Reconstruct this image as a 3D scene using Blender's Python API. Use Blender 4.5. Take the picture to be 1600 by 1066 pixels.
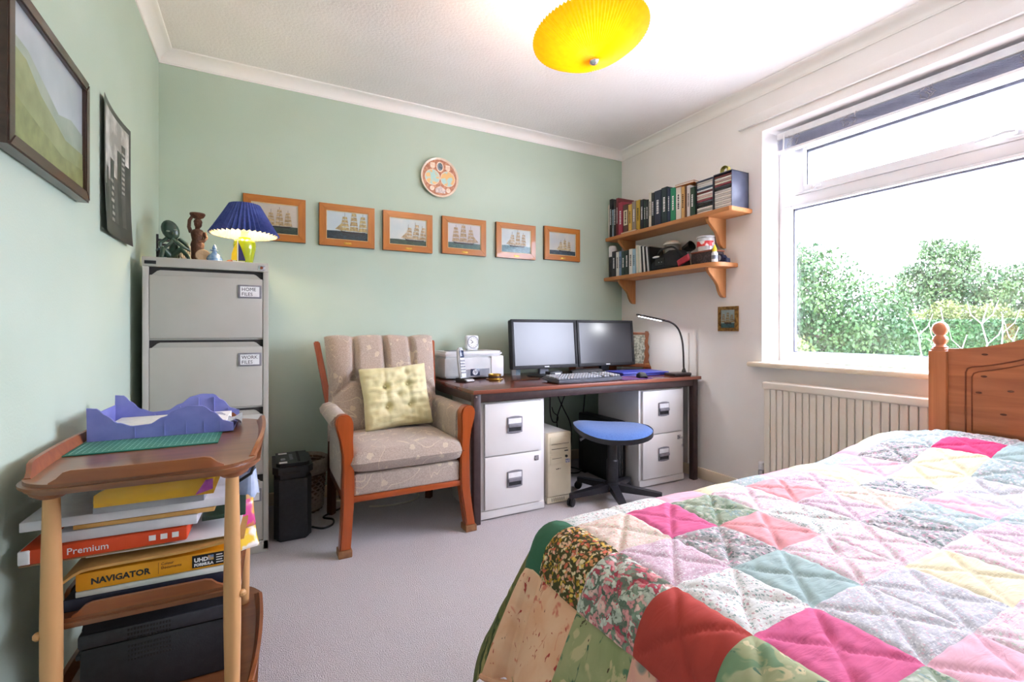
import bpy, bmesh, math, random
from mathutils import Matrix, Vector, Euler, noise
random.seed(7)
PI = math.pi
for o in list(bpy.data.objects): bpy.data.objects.remove(o)
SC = bpy.context.scene
COL = SC.collection
# ------------------------------------------------------------------ camera, world, sun, exposure
cam = bpy.data.cameras.new('camera'); camo = bpy.data.objects.new('camera', cam); COL.objects.link(camo)
cam.sensor_width = 36; cam.lens = 742 / 1600 * 36; cam.shift_y = -17 / 1600
cam.clip_start = .05; cam.clip_end = 300
camo.location = (0, 0, 1.02); camo.rotation_euler = (PI / 2, 0, -math.atan2(392, 742))
SC.camera = camo
WLD = bpy.data.worlds.new('sky'); SC.world = WLD; WLD.use_nodes = True
bg = WLD.node_tree.nodes['Background']; bg.inputs[0].default_value = (.90, .96, 1.18, 1); bg.inputs[1].default_value = 12.0
sun = bpy.data.lights.new('sun', 'SUN'); sun.energy = 4; sun.angle = .05; sun.color = (1, .95, .86)
suno = bpy.data.objects.new('sun', sun); COL.objects.link(suno)
suno.rotation_euler = Vector((.75, -.25, -.8)).to_track_quat('-Z', 'Y').to_euler()
port = bpy.data.lights.new('window_portal', 'AREA'); port.shape = 'RECTANGLE'; port.size = 2.1; port.size_y = 1.4; port.cycles.is_portal = True
porto = bpy.data.objects.new('window_portal', port); COL.objects.link(porto); porto.location = (2.97, .78, 1.52)
porto.rotation_euler = Vector((-1, 0, 0)).to_track_quat('-Z', 'Z').to_euler()
vs = SC.view_settings; vs.view_transform = 'Standard'; vs.look = 'None'; vs.gamma = 1; vs.exposure = 0.94; vs.use_curve_mapping = False
SC.display_settings.display_device = 'sRGB'

# ------------------------------------------------------------------ helpers
def lin(h):
    h = h.lstrip('#'); c = [int(h[i:i + 2], 16) / 255 for i in (0, 2, 4)]
    return tuple((x / 12.92 if x <= .04045 else ((x + .055) / 1.055) ** 2.4) for x in c) + (1,)

MATS = {}
def mat(name, c, c2=None, scale=20, rough=.6, metal=0, bump=0, bscale=None, kind='noise', stretch=(1, 1, 1), lo=.35, hi=.65, spec=.5, coat=0, detail=3, dist=0, coord='Object', sheen=0, emit=None, estr=0, trans=0, alpha=1):
    """one procedural material: two colours mixed by a noise / wave / voronoi pattern, with fine relief"""
    if name in MATS: return MATS[name]
    m = bpy.data.materials.new(name); m.use_nodes = True; nt = m.node_tree; N = nt.nodes; Lk = nt.links
    p = N['Principled BSDF']; p.inputs['Roughness'].default_value = rough; p.inputs['Metallic'].default_value = metal
    p.inputs['Specular IOR Level'].default_value = spec; p.inputs['Coat Weight'].default_value = coat
    p.inputs['Sheen Weight'].default_value = sheen; p.inputs['Transmission Weight'].default_value = trans
    p.inputs['Alpha'].default_value = alpha
    tc = N.new('ShaderNodeTexCoord'); mp = N.new('ShaderNodeMapping'); mp.inputs['Scale'].default_value = stretch
    Lk.new(tc.outputs[coord], mp.inputs[0])
    if kind == 'wave':
        t = N.new('ShaderNodeTexWave'); t.inputs['Scale'].default_value = scale; t.inputs['Distortion'].default_value = dist; t.inputs['Detail'].default_value = detail; t.inputs['Detail Scale'].default_value = 1.2
    elif kind == 'voronoi':
        t = N.new('ShaderNodeTexVoronoi'); t.inputs['Scale'].default_value = scale
    else:
        t = N.new('ShaderNodeTexNoise'); t.inputs['Scale'].default_value = scale; t.inputs['Detail'].default_value = detail; t.inputs['Distortion'].default_value = dist
    Lk.new(mp.outputs[0], t.inputs['Vector'])
    fac = t.outputs['Distance'] if kind == 'voronoi' else t.outputs['Fac']
    r = N.new('ShaderNodeValToRGB'); Lk.new(fac, r.inputs[0])
    r.color_ramp.elements[0].position = lo; r.color_ramp.elements[1].position = hi
    a = lin(c) if isinstance(c, str) else c
    if c2 is None: b = tuple(x * .93 for x in a[:3]) + (1,)
    else: b = lin(c2) if isinstance(c2, str) else c2
    r.color_ramp.elements[0].color = a; r.color_ramp.elements[1].color = b
    Lk.new(r.outputs[0], p.inputs['Base Color'])
    if bump:
        bt = N.new('ShaderNodeTexNoise'); bt.inputs['Scale'].default_value = bscale or scale; bt.inputs['Detail'].default_value = 4
        Lk.new(mp.outputs[0], bt.inputs['Vector'])
        bp = N.new('ShaderNodeBump'); bp.inputs['Strength'].default_value = bump; bp.inputs['Distance'].default_value = .01
        Lk.new(bt.outputs['Fac'], bp.inputs['Height']); Lk.new(bp.outputs[0], p.inputs['Normal'])
    if emit:
        p.inputs['Emission Color'].default_value = lin(emit); p.inputs['Emission Strength'].default_value = estr
    MATS[name] = m
    return m

def wood(name, c, c2, axis=0, scale=9, rough=.4, coat=.1, bump=.05):
    """long grain along one axis"""
    st = [1, 1, 1]; st[axis] = .09
    return mat(name, c, c2, scale=scale * 4, rough=rough, coat=coat, stretch=tuple(st), lo=.3, hi=.75, detail=6, dist=1.2, bump=bump)

def print_mat(name, base, cols, scale=60, fill=.5, rough=.85, puff=.35, soft=False):
    """printed cotton: little blossoms and leaves (voronoi cells) scattered on a ground colour"""
    if name in MATS: return MATS[name]
    m = bpy.data.materials.new(name); m.use_nodes = True; nt = m.node_tree; N = nt.nodes; Lk = nt.links
    p = N['Principled BSDF']; p.inputs['Roughness'].default_value = rough; p.inputs['Specular IOR Level'].default_value = .2
    tc = N.new('ShaderNodeTexCoord')
    nz = N.new('ShaderNodeTexNoise'); nz.inputs['Scale'].default_value = scale * .6; nz.inputs['Detail'].default_value = 3; Lk.new(tc.outputs['Object'], nz.inputs[0])
    mx = N.new('ShaderNodeMix'); mx.data_type = 'VECTOR'; mx.inputs[0].default_value = .035 * 60 / scale * (2.2 if soft else 1)
    Lk.new(tc.outputs['Object'], mx.inputs[4]); Lk.new(nz.outputs['Color'], mx.inputs[5])
    v = N.new('ShaderNodeTexVoronoi'); v.inputs['Scale'].default_value = scale; Lk.new(mx.outputs[1], v.inputs['Vector'])
    sp = N.new('ShaderNodeSeparateColor'); Lk.new(v.outputs['Color'], sp.inputs[0])
    r = N.new('ShaderNodeValToRGB'); r.color_ramp.interpolation = 'CONSTANT'; Lk.new(sp.outputs[0], r.inputs[0])
    el = r.color_ramp.elements; n = len(cols)
    el[0].position = 0; el[0].color = lin(cols[0]); el[1].position = 1 / n if n > 1 else .99; el[1].color = lin(cols[1 % n])
    for k in range(2, n): e = el.new(k / n); e.color = lin(cols[k])
    th = N.new('ShaderNodeMath'); th.operation = 'LESS_THAN'; th.inputs[1].default_value = fill; Lk.new(v.outputs['Distance'], th.inputs[0])
    c = N.new('ShaderNodeMix'); c.data_type = 'RGBA'; c.inputs[6].default_value = lin(base); Lk.new(th.outputs[0], c.inputs[0]); Lk.new(r.outputs[0], c.inputs[7])
    n2 = N.new('ShaderNodeTexNoise'); n2.inputs['Scale'].default_value = scale * 2.5; n2.inputs['Detail'].default_value = 4; Lk.new(tc.outputs['Object'], n2.inputs[0])
    r2 = N.new('ShaderNodeValToRGB'); r2.color_ramp.elements[0].color = (.62, .62, .6, 1); r2.color_ramp.elements[1].color = (1.15, 1.12, 1.1, 1); Lk.new(n2.outputs['Fac'], r2.inputs[0])
    ml = N.new('ShaderNodeMix'); ml.data_type = 'RGBA'; ml.blend_type = 'MULTIPLY'; ml.inputs[0].default_value = .7
    Lk.new(c.outputs[2], ml.inputs[6]); Lk.new(r2.outputs[0], ml.inputs[7])
    rp_ = N.new('ShaderNodeMapRange'); rp_.inputs[1].default_value = .05; rp_.inputs[2].default_value = fill; rp_.inputs[3].default_value = 1.12; rp_.inputs[4].default_value = .74 if scale < 130 else .95; Lk.new(v.outputs['Distance'], rp_.inputs[0])
    m3 = N.new('ShaderNodeMix'); m3.data_type = 'RGBA'; m3.blend_type = 'MULTIPLY'; m3.inputs[0].default_value = 1; Lk.new(ml.outputs[2], m3.inputs[6]); Lk.new(rp_.outputs[0], m3.inputs[7]); Lk.new(m3.outputs[2], p.inputs['Base Color'])
    crease(nt, p, puff)
    MATS[name] = m
    return m

def brush_mat(name, base, base2, strokes, puff=.12):
    """large loose painted flowers: soft washes of colour with thin brush strokes over them"""
    m = mat(name, base, base2, scale=9, rough=.85, spec=.2, lo=.38, hi=.62, detail=3, dist=1)
    nt = m.node_tree; N = nt.nodes; Lk = nt.links; p = N['Principled BSDF']; src = p.inputs['Base Color'].links[0].from_socket
    for k, (c, sc, th, st) in enumerate(strokes):
        tc = N.new('ShaderNodeTexCoord'); mp = N.new('ShaderNodeMapping'); mp.inputs['Location'].default_value = (k * 3.1, k * 1.7, k); mp.inputs['Scale'].default_value = st; Lk.new(tc.outputs['Object'], mp.inputs[0])
        t = N.new('ShaderNodeTexNoise'); t.inputs['Scale'].default_value = sc; t.inputs['Detail'].default_value = 3; t.inputs['Distortion'].default_value = .8; Lk.new(mp.outputs[0], t.inputs[0])
        r = N.new('ShaderNodeMapRange'); r.inputs[1].default_value = th; r.inputs[2].default_value = th + .035; Lk.new(t.outputs['Fac'], r.inputs[0])
        mx = N.new('ShaderNodeMix'); mx.data_type = 'RGBA'; Lk.new(r.outputs[0], mx.inputs[0]); Lk.new(src, mx.inputs[6]); mx.inputs[7].default_value = lin(c); src = mx.outputs[2]
    Lk.new(src, p.inputs['Base Color']); crease(nt, p, puff)
    return m

def crease(nt, p, strength):
    """the small pulled creases of washed quilted cotton"""
    N = nt.nodes; Lk = nt.links
    tc = N.new('ShaderNodeTexCoord'); mp = N.new('ShaderNodeMapping'); mp.inputs['Rotation'].default_value = (0, 0, .5); mp.inputs['Scale'].default_value = (9, 42, 20)
    Lk.new(tc.outputs['Object'], mp.inputs[0])
    t = N.new('ShaderNodeTexNoise'); t.inputs['Scale'].default_value = 1; t.inputs['Detail'].default_value = 4; t.inputs['Distortion'].default_value = .6; Lk.new(mp.outputs[0], t.inputs[0])
    b = N.new('ShaderNodeBump'); b.inputs['Strength'].default_value = strength; b.inputs['Distance'].default_value = .02
    Lk.new(t.outputs['Fac'], b.inputs['Height']); Lk.new(b.outputs[0], p.inputs['Normal'])

def plain_cotton(name, c, puff=.35):
    m = mat(name, c, None, scale=30, rough=.85, spec=.2)
    if not m.get('crz'): crease(m.node_tree, m.node_tree.nodes['Principled BSDF'], puff); m['crz'] = 1
    return m

def RX(a): return Matrix.Rotation(a, 4, 'X')
def RY(a): return Matrix.Rotation(a, 4, 'Y')
def RZ(a): return Matrix.Rotation(a, 4, 'Z')
def TR(x, y, z): return Matrix.Translation((x, y, z))
FRONT = RX(PI / 2)                  # flat XY drawing turned to face -Y
FACEL = RZ(-PI / 2) @ RX(PI / 2)    # ... turned to face -X
FACER = RZ(PI / 2) @ RX(PI / 2)     # ... turned to face +X

class B:
    """collects shapes for one mesh object"""
    def __init__(s): s.v = []; s.f = []; s.mi = []; s.cur = 0
    def add(s, vs, fs, T=None):
        n = len(s.v)
        for v in vs:
            v = Vector(v); s.v.append(tuple(T @ v) if T is not None else tuple(v))
        for f in fs: s.f.append(tuple(i + n for i in f)); s.mi.append(s.cur)
        return s
    def bm(s, b, T=None):
        b.verts.index_update()
        s.add([v.co.copy() for v in b.verts], [[v.index for v in f.verts] for f in b.faces], T); b.free(); return s
    def box(s, c, d, bev=0, seg=2, T=None):
        b = bmesh.new(); bmesh.ops.create_cube(b, size=1)
        for v in b.verts: v.co = Vector((v.co.x * d[0] + c[0], v.co.y * d[1] + c[1], v.co.z * d[2] + c[2]))
        if bev: bmesh.ops.bevel(b, geom=list(b.edges), offset=min(bev, min(d) * .49), segments=seg, profile=.5, affect='EDGES', clamp_overlap=True)
        return s.bm(b, T)
    def bx(s, x0, x1, y0, y1, z0, z1, bev=0, seg=2, T=None):
        return s.box(((x0 + x1) / 2, (y0 + y1) / 2, (z0 + z1) / 2), (abs(x1 - x0), abs(y1 - y0), abs(z1 - z0)), bev, seg, T)
    def lathe(s, prof, n=24, T=None, cap=True, a0=0, rip=0, nr=0):
        vs = []; fs = []
        for k, (r, z) in enumerate(prof):
            for i in range(n):
                a = math.tau * i / n + a0; rr = r * (1 + (rip * math.cos(nr * a) if nr else 0))
                vs.append((rr * math.cos(a), rr * math.sin(a), z))
        for k in range(len(prof) - 1):
            for i in range(n):
                j = (i + 1) % n; fs.append((k * n + i, k * n + j, (k + 1) * n + j, (k + 1) * n + i))
        if cap: fs.append(tuple(range(n))[::-1]); fs.append(tuple(range((len(prof) - 1) * n, len(prof) * n)))
        return s.add(vs, fs, T)
    def cyl(s, p, q, r, r2=None, n=12):
        p = Vector(p); q = Vector(q); d = q - p; T = Matrix.Translation(p) @ d.to_track_quat('Z', 'Y').to_matrix().to_4x4()
        return s.lathe([(r, 0), (r if r2 is None else r2, d.length)], n, T)
    def tube(s, pts, r, n=8):
        pts = [Vector(p) for p in pts]; rs = r if isinstance(r, (list, tuple)) else [r] * len(pts)
        vs = []; fs = []; up = Vector((0, 0, 1)); pr_ = None
        for i, p in enumerate(pts):
            d = (pts[min(i + 1, len(pts) - 1)] - pts[max(i - 1, 0)]).normalized()
            if pr_ is None:
                x = d.cross(up if abs(d.z) < .9 else Vector((1, 0, 0))).normalized()
            else:
                x = (pr_ - d * pr_.dot(d)).normalized()
            pr_ = x; y = d.cross(x)
            for k in range(n):
                a = math.tau * k / n; vs.append(p + (x * math.cos(a) + y * math.sin(a)) * rs[i])
        for i in range(len(pts) - 1):
            for k in range(n):
                j = (k + 1) % n; fs.append((i * n + k, i * n + j, (i + 1) * n + j, (i + 1) * n + k))
        fs.append(tuple(range(n))[::-1]); fs.append(tuple(range((len(pts) - 1) * n, len(pts) * n)))
        return s.add(vs, fs)
    def prism(s, poly, d, T=None, bev=0, d0=0):
        """polygon in XY extruded from z=d0 to z=d"""
        b = bmesh.new(); vs = [b.verts.new((p[0], p[1], d0)) for p in poly]; f = b.faces.new(vs)
        if f.normal.z > 0 or True: b.normal_update()
        r = bmesh.ops.extrude_face_region(b, geom=[f])
        for e in r['geom']:
            if isinstance(e, bmesh.types.BMVert): e.co.z = d
        bmesh.ops.recalc_face_normals(b, faces=list(b.faces))
        if bev: bmesh.ops.bevel(b, geom=[e for e in b.edges if abs(e.verts[0].co.z - e.verts[1].co.z) < 1e-6], offset=bev, segments=2, affect='EDGES', clamp_overlap=True)
        return s.bm(b, T)
    def grid(s, fn, nu, nv, T=None, wrapu=False):
        vs = [fn(i / nu, j / nv) for j in range(nv + 1) for i in range(nu + (0 if wrapu else 1))]
        w = nu if wrapu else nu + 1
        fs = [(j * w + i, j * w + (i + 1) % w, (j + 1) * w + (i + 1) % w, (j + 1) * w + i) for j in range(nv) for i in range(nu)]
        return s.add(vs, fs, T)
    def sph(s, c, r, n=12, sc=(1, 1, 1), T=None):
        pr_ = []
        for k in range(n // 2 + 1):
            a = -PI / 2 + PI * k / (n // 2); pr_.append((max(math.cos(a), 1e-4) * r, math.sin(a) * r))
        M_ = TR(*c) @ Matrix.Diagonal((sc[0], sc[1], sc[2], 1))
        return s.lathe(pr_, n, (T @ M_) if T is not None else M_)
    def done(s, name, m, parent=None, smooth=30, off=None):
        me = bpy.data.meshes.new(name)
        vs = s.v
        if off is not None: vs = [(v[0] - off[0], v[1] - off[1], v[2] - off[2]) for v in vs]
        me.from_pydata(vs, [], s.f)
        ms = m if isinstance(m, (list, tuple)) else [m]
        for q in ms: me.materials.append(q)
        if len(ms) > 1: me.polygons.foreach_set('material_index', s.mi)
        b = bmesh.new(); b.from_mesh(me); bmesh.ops.recalc_face_normals(b, faces=list(b.faces)); b.to_mesh(me); b.free()
        me.update()
        if smooth:
            me.polygons.foreach_set('use_smooth', [True] * len(me.polygons)); me.set_sharp_from_angle(angle=math.radians(smooth))
        o = bpy.data.objects.new(name, me); COL.objects.link(o)
        if parent is not None: o.parent = parent
        return o

def tag(o, label, cat, group=None, kind=None):
    o['label'] = label; o['category'] = cat
    if group: o['group'] = group
    if kind: o['kind'] = kind
    return o
def thing(name, label, cat, loc=(0, 0, 0), rz=0, group=None, rot=None):
    o = bpy.data.objects.new(name, None); COL.objects.link(o); o.location = loc
    o.rotation_euler = rot if rot else (0, 0, rz); o.empty_display_size = .05
    return tag(o, label, cat, group)
def struct(o): o['kind'] = 'structure'; return o
def part(name, m, parent, fn, smooth=30, off=None):
    b = B(); fn(b); return b.done(name, m, parent, smooth, off)
def text(s_, size, m, parent, T, name='lettering', ext=.0006, bold=False, sx=1):
    cu = bpy.data.curves.new(name, 'FONT'); cu.body = s_; cu.size = size; cu.extrude = ext; cu.resolution_u = 2; cu.offset = .0006 if bold else 0
    t = bpy.data.objects.new('tmp', cu); COL.objects.link(t)
    dg = bpy.context.evaluated_depsgraph_get(); me = bpy.data.meshes.new_from_object(t.evaluated_get(dg))
    bpy.data.objects.remove(t); me.transform(T @ Matrix.Diagonal((sx, 1, 1, 1))); me.materials.clear(); me.materials.append(m); me.name = name
    o = bpy.data.objects.new(name, me); COL.objects.link(o); o.parent = parent
    return o
def pillow(b, w, h, t, T, n=24, pw=4, fn=None, top=None):
    """a stuffed pad in XY, thickness along Z; fn(u,v) scales or dents the thickness, u,v in -1..1"""
    for sgn in (1, -1):
        def f(a, c, sgn=sgn):
            u = a * 2 - 1; v = c * 2 - 1
            k = max(0, (1 - abs(u) ** pw)) ** .5 * max(0, (1 - abs(v) ** pw)) ** .5
            z = t / 2 * k
            if fn: z *= fn(u, v) if sgn > 0 else 1
            pinch = 1 - .05 * (1 - abs(u)) * abs(v) ** 3; pinch2 = 1 - .05 * (1 - abs(v)) * abs(u) ** 3
            return (u * w / 2 * pinch2, v * h / 2 * pinch + (top(u, v) if top else 0), sgn * z)
        b.grid(f, n, n, T)
    return b

# ------------------------------------------------------------------ the room
XL, XR, YB, YF, ZC = -.48, 2.682, 3.10, -1.3, 2.50
WY0, WY1, WZ0, WZ1 = -.27, 1.835, .83, 2.225          # window opening
m_green = mat('green_paint', '#bfcfbf', '#bbccbb', scale=2.5, rough=.75, spec=.25, bump=.06, bscale=160)
m_white = mat('white_paint', '#efebe8', '#ebe6e2', scale=2.5, rough=.75, spec=.25, bump=.08, bscale=120)
m_ceil = mat('ceiling_paint', '#f3efec', '#efebe7', scale=3, rough=.85, spec=.2, bump=.35, bscale=70)
m_cove = mat('coving_paint', '#f6f3ef', '#f3f0eb', scale=3, rough=.6)
m_cream = mat('cream_gloss', '#f0e0c8', '#ecdcc2', scale=8, rough=.35, coat=.15)
m_carpet = mat('carpet_pile', '#ded6d7', '#c6bdbe', scale=190, rough=1, spec=.05, bump=.9, bscale=260, lo=.3, hi=.7, sheen=.15)
m_upvc = mat('white_window_plastic', '#f4f4f6', '#f1f1f4', scale=5, rough=.25, coat=.2)
m_gasket = mat('grey_gasket', '#6d6f7c', '#5f616e', scale=30, rough=.6)

fl = struct(part('floor', m_carpet, None, lambda b: b.bx(XL - .3, XR + .3, YF - .3, YB + .3, -.1, 0)))
struct(part('ceiling', m_ceil, None, lambda b: b.bx(XL - .3, XR + .3, YF - .3, YB + .3, ZC, ZC + .1)))
struct(part('wall_back', m_green, None, lambda b: b.bx(XL - .3, XR + .3, YB, YB + .2, 0, ZC)))
struct(part('wall_left', m_green, None, lambda b: b.bx(XL - .2, XL, YF - .3, YB, 0, ZC)))
struct(part('wall_front', m_white, None, lambda b: b.bx(XL, XR + .3, YF - .2, YF, 0, ZC)))
def _wr(b):
    b.bx(XR, XR + .3, YF, WY0, 0, ZC); b.bx(XR, XR + .3, WY1, YB, 0, ZC)
    b.bx(XR, XR + .3, WY0, WY1, 0, WZ0 - .03); b.bx(XR, XR + .3, WY0, WY1, WZ1, ZC)
struct(part('wall_right', m_white, None, _wr))
cv = [(0, 0), (.068, 0), (.066, -.006), (.060, -.008)] + [(.060 - .052 * math.sin(a * PI / 16), -.008 - .046 * (1 - math.cos(a * PI / 16))) for a in range(1, 9)] + [(.006, -.056), (.006, -.062), (0, -.062)]
struct(part('trim_1', m_cove, None, lambda b: b.prism([(-x, z) for x, z in cv], XR - XL, TR(XL, YB, ZC) @ Matrix(((0, 0, 1, 0), (1, 0, 0, 0), (0, 1, 0, 0), (0, 0, 0, 1))))))
struct(part('trim_2', m_cove, None, lambda b: b.prism(cv, YB - YF, TR(XL, YF, ZC) @ Matrix(((1, 0, 0, 0), (0, 0, 1, 0), (0, 1, 0, 0), (0, 0, 0, 1))))))
struct(part('trim_3', m_cove, None, lambda b: b.prism([(-x, z) for x, z in cv], YB - YF, TR(XR, YF, ZC) @ Matrix(((1, 0, 0, 0), (0, 0, 1, 0), (0, 1, 0, 0), (0, 0, 0, 1))))))
for nm, a in (('baseboard_back', (XL, XR, YB - .016, YB, 0, .075)), ('baseboard_left', (XL, XL + .016, YF, YB - .016, 0, .075)), ('baseboard_right', (XR - .016, XR, YF, YB - .016, 0, .075))):
    struct(part(nm, m_cream, None, lambda b, a=a: b.bx(*a, bev=.006)))
# curtain batten above the window
struct(part('trim_4', m_white, None, lambda b: b.bx(XR - .022, XR, -.5, 1.985, 2.277, 2.335, bev=.003)))
# surface cable trunking on the window wall
struct(part('trim_5', m_white, None, lambda b: b.bx(XR - .012, XR, 2.388, 2.402, .08, 1.0, bev=.002)))

# ------------------------------------------------------------------ window
WX = 2.847
win = struct(bpy.data.objects.new('window_1', None)); COL.objects.link(win); win.location = (WX, .78, WZ0)
wo = (WX, .78, WZ0)
def _fr(b):
    x0, x1 = WX, WX + .06
    b.bx(x0, x1, WY1 - .03, WY1, WZ0, WZ1, .003); b.bx(x0, x1, WY0, WY0 + .03, WZ0, WZ1, .003)
    b.bx(x0, x1, WY0 + .03, WY1 - .03, WZ0, WZ0 + .03, .003); b.bx(x0, x1, WY0 + .03, WY1 - .03, WZ1 - .07, WZ1, .003)
    b.bx(x0 - .004, x1, WY0 + .03, WY1 - .03, 1.772, 1.828, .003)
part('window_frame', m_upvc, win, _fr, off=wo)
def _bead(b):      # glazing bead of the big lower pane
    x0, x1 = WX - .006, WX + .05; y0, y1 = WY0 + .03, WY1 - .03; w = .05
    b.bx(x0, x1, y1 - w, y1, .86, 1.772, .004); b.bx(x0, x1, y0, y0 + w, .86, 1.772, .004)
    b.bx(x0, x1, y0 + w, y1 - w, .86, .888, .004); b.bx(x0, x1, y0 + w, y1 - w, 1.755, 1.772, .004)
part('glazing_bead', m_upvc, win, _bead, off=wo)
def _sash(b):
    x0, x1 = WX - .014, WX + .05; y0, y1 = WY0 + .045, WY1 - .09
    b.bx(x0, x1, y1 - .07, y1, 1.83, 2.14, .004); b.bx(x0, x1, y0, y0 + .07, 1.83, 2.14, .004)
    b.bx(x0, x1, y0 + .07, y1 - .07, 1.83, 1.875, .004); b.bx(x0, x1, y0 + .07, y1 - .07, 2.09, 2.14, .004)
sash = part('vent_sash', m_upvc, win, _sash, off=wo)
def _gk(b):
    y0, y1 = WY0 + .115, WY1 - .16; x = WX + .02
    for (a, c, d, e) in ((y1 - .006, y1, 1.875, 2.09), (y0, y0 + .006, 1.875, 2.09), (y0, y1, 1.875, 1.879), (y0, y1, 2.076, 2.09)): b.bx(x - .002, x + .02, a, c, d, e)
    y0, y1 = WY0 + .08, WY1 - .08
    for (a, c, d, e) in ((y1 - .007, y1, .888, 1.755), (y0, y0 + .007, .888, 1.755), (y0, y1, .888, .892), (y0, y1, 1.745, 1.755)): b.bx(x - .002, x + .02, a, c, d, e)
part('gasket', m_gasket, win, _gk, off=wo)
# glass: thin sheet, mostly clear with a faint reflection
g = bpy.data.materials.new('window_glass'); g.use_nodes = True; nt = g.node_tree; nt.nodes.remove(nt.nodes['Principled BSDF'])
tb = nt.nodes.new('ShaderNodeBsdfTransparent'); gb = nt.nodes.new('ShaderNodeBsdfGlossy'); gb.inputs['Roughness'].default_value = .02
db = nt.nodes.new('ShaderNodeBsdfDiffuse'); db.inputs[0].default_value = (.9, .9, .9, 1)
gn = nt.nodes.new('ShaderNodeTexNoise'); gn.inputs['Scale'].default_value = 3; gn.inputs['Detail'].default_value = 8
gr = nt.nodes.new('ShaderNodeMapRange'); gr.inputs[1].default_value = .35; gr.inputs[2].default_value = .8; gr.inputs[3].default_value = .015; gr.inputs[4].default_value = .06
nt.links.new(gn.outputs['Fac'], gr.inputs[0])
m1 = nt.nodes.new('ShaderNodeMixShader'); m1.inputs[0].default_value = .05; nt.links.new(tb.outputs[0], m1.inputs[1]); nt.links.new(gb.outputs[0], m1.inputs[2])
m2 = nt.nodes.new('ShaderNodeMixShader'); nt.links.new(gr.outputs[0], m2.inputs[0]); nt.links.new(m1.outputs[0], m2.inputs[1]); nt.links.new(db.outputs[0], m2.inputs[2])
nt.links.new(m2.outputs[0], nt.nodes['Material Output'].inputs[0]); MATS['glass'] = g
part('pane', g, win, lambda b: b.bx(WX + .028, WX + .032, WY0 + .08, WY1 - .08, .888, 1.755), off=wo)
part('pane', g, win, lambda b: b.bx(WX + .028, WX + .032, WY0 + .115, WY1 - .16, 1.875, 2.09), off=wo)
m_stay = mat('white_metal_fitting', '#f2f2f4', '#dcdce2', scale=40, rough=.3, coat=.3)
def _stay(b):
    b.bx(WX - .03, WX - .014, 1.60, 1.72, 1.834, 1.842, .002); b.bx(WX - .034, WX - .012, 1.61, 1.635, 1.832, 1.862, .003)
    b.cyl((WX - .03, 1.605, 1.845), (WX - .03, 1.57, 1.85), .005, .004)
part('casement_stay', m_stay, sash, _stay, off=wo)
def _hd(b):
    b.bx(WX - .03, WX - .014, .75, .81, 1.84, 1.865, .004); b.tube([(WX - .03, .78, 1.855), (WX - .05, .78, 1.858), (WX - .055, .80, 1.86), (WX - .053, .90, 1.848)], [.009, .009, .009, .006])
part('handle', m_stay, sash, _hd, off=wo)
# sill board
struct(part('trim_6', m_cream, None, lambda b: b.bx(XR - .055, WX + .002, WY0 - .06, WY1 + .07, WZ0 - .032, WZ0 - .002, .012, 3)))

# venetian blind, pulled right up
m_bl = mat('blind_headrail', '#f0f1f5', '#e8e9ee', scale=20, rough=.4)
m_slat = mat('grey_blind_slat', '#c9cbe0', '#bfc1d8', scale=25, rough=.4)
bl = thing('venetian_blind', 'grey venetian blind pulled up to a stack at the window head', 'blind', (XR + .10, .78, 2.09))
bo = (XR + .10, .78, 2.09); bx0, bx1, by0, by1 = XR + .085, XR + .125, WY0 + .02, WY1 - .04
part('headrail', m_bl, bl, lambda b: b.bx(bx0 - .004, bx1 + .004, by0, by1, 2.168, 2.205, .003), off=bo)
sl = None
for k in range(11):
    if sl is None:
        sl = part('slat', m_slat, bl, lambda b: b.grid(lambda u, v: (bx0 + .035 * u, by0 + (by1 - by0) * v, .004 * math.sin(PI * u)), 4, 1).bx(bx0, bx0 + .0005, by0, by1, 0, .001), off=(bo[0], bo[1], 0))
        sl.location.z = .018
    else:
        c = sl.copy(); COL.objects.link(c); c.parent = bl; c.location.z = .018 + k * .0053
part('bottom_rail', m_upvc, bl, lambda b: b.bx(bx0, bx1, by0, by1, 2.088, 2.104, .003), off=bo)
m_cord = mat('blind_cord', '#cfc9cc', '#9c98a2', scale=90, rough=.9)
for yy in (1.69, 1.40, 1.06, .70):
    def _cd(b, yy=yy):
        random.seed(int(yy * 100))
        for q in range(5):
            y0 = yy + random.uniform(-.03, .03)
            b.tube([(bx0 - .004 - .004 * random.random(), y0 + random.uniform(-.025, .025), 2.108 + .012 * i + random.uniform(-.004, .004)) for i in range(6)], .0016, 5)
    part('ladder_cord', m_cord, bl, _cd, off=bo)
part('wand', m_upvc, bl, lambda b: b.tube([(bx0 - .012, 1.745, 2.19), (bx0 - .014, 1.748, 2.1), (bx0 - .012, 1.75, 1.84)], .0045, 8), off=bo)

# radiator under the window
m_rad = mat('radiator_cream', '#f0e6d8', '#ece1d2', scale=6, rough=.4, coat=.1)
rd = thing('radiator', 'cream panel radiator with vertical flutes under the window sill', 'radiator', (2.63, .8, .12)); ro = (2.63, .8, .12)
def _rp(b):
    y0, y1, n = -.15, 1.76, 52; st = (y1 - y0) / n; prof = []
    for k in range(n):
        y = y0 + k * st
        prof += [(y, 0), (y + st * .10, .0028), (y + st * .82, .0028), (y + st * .92, 0)]
    prof.append((y1, 0))
    vs = [(2.590 - h, y, z) for z in (.14, .685) for y, h in prof]; n2 = len(prof)
    b.add(vs, [(i, i + 1, n2 + i + 1, n2 + i) for i in range(n2 - 1)])
    b.bx(2.590, 2.63, y0, y1, .12, .70, .004)
part('front_panel', m_rad, rd, _rp, off=ro, smooth=20)
part('top_grille', m_rad, rd, lambda b: b.bx(2.575, 2.668, -.16, 1.765, .68, .72, .008, 3), off=ro)
part('back_panel', m_rad, rd, lambda b: b.bx(2.645, 2.664, -.15, 1.755, .13, .69, .004), off=ro)
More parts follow.
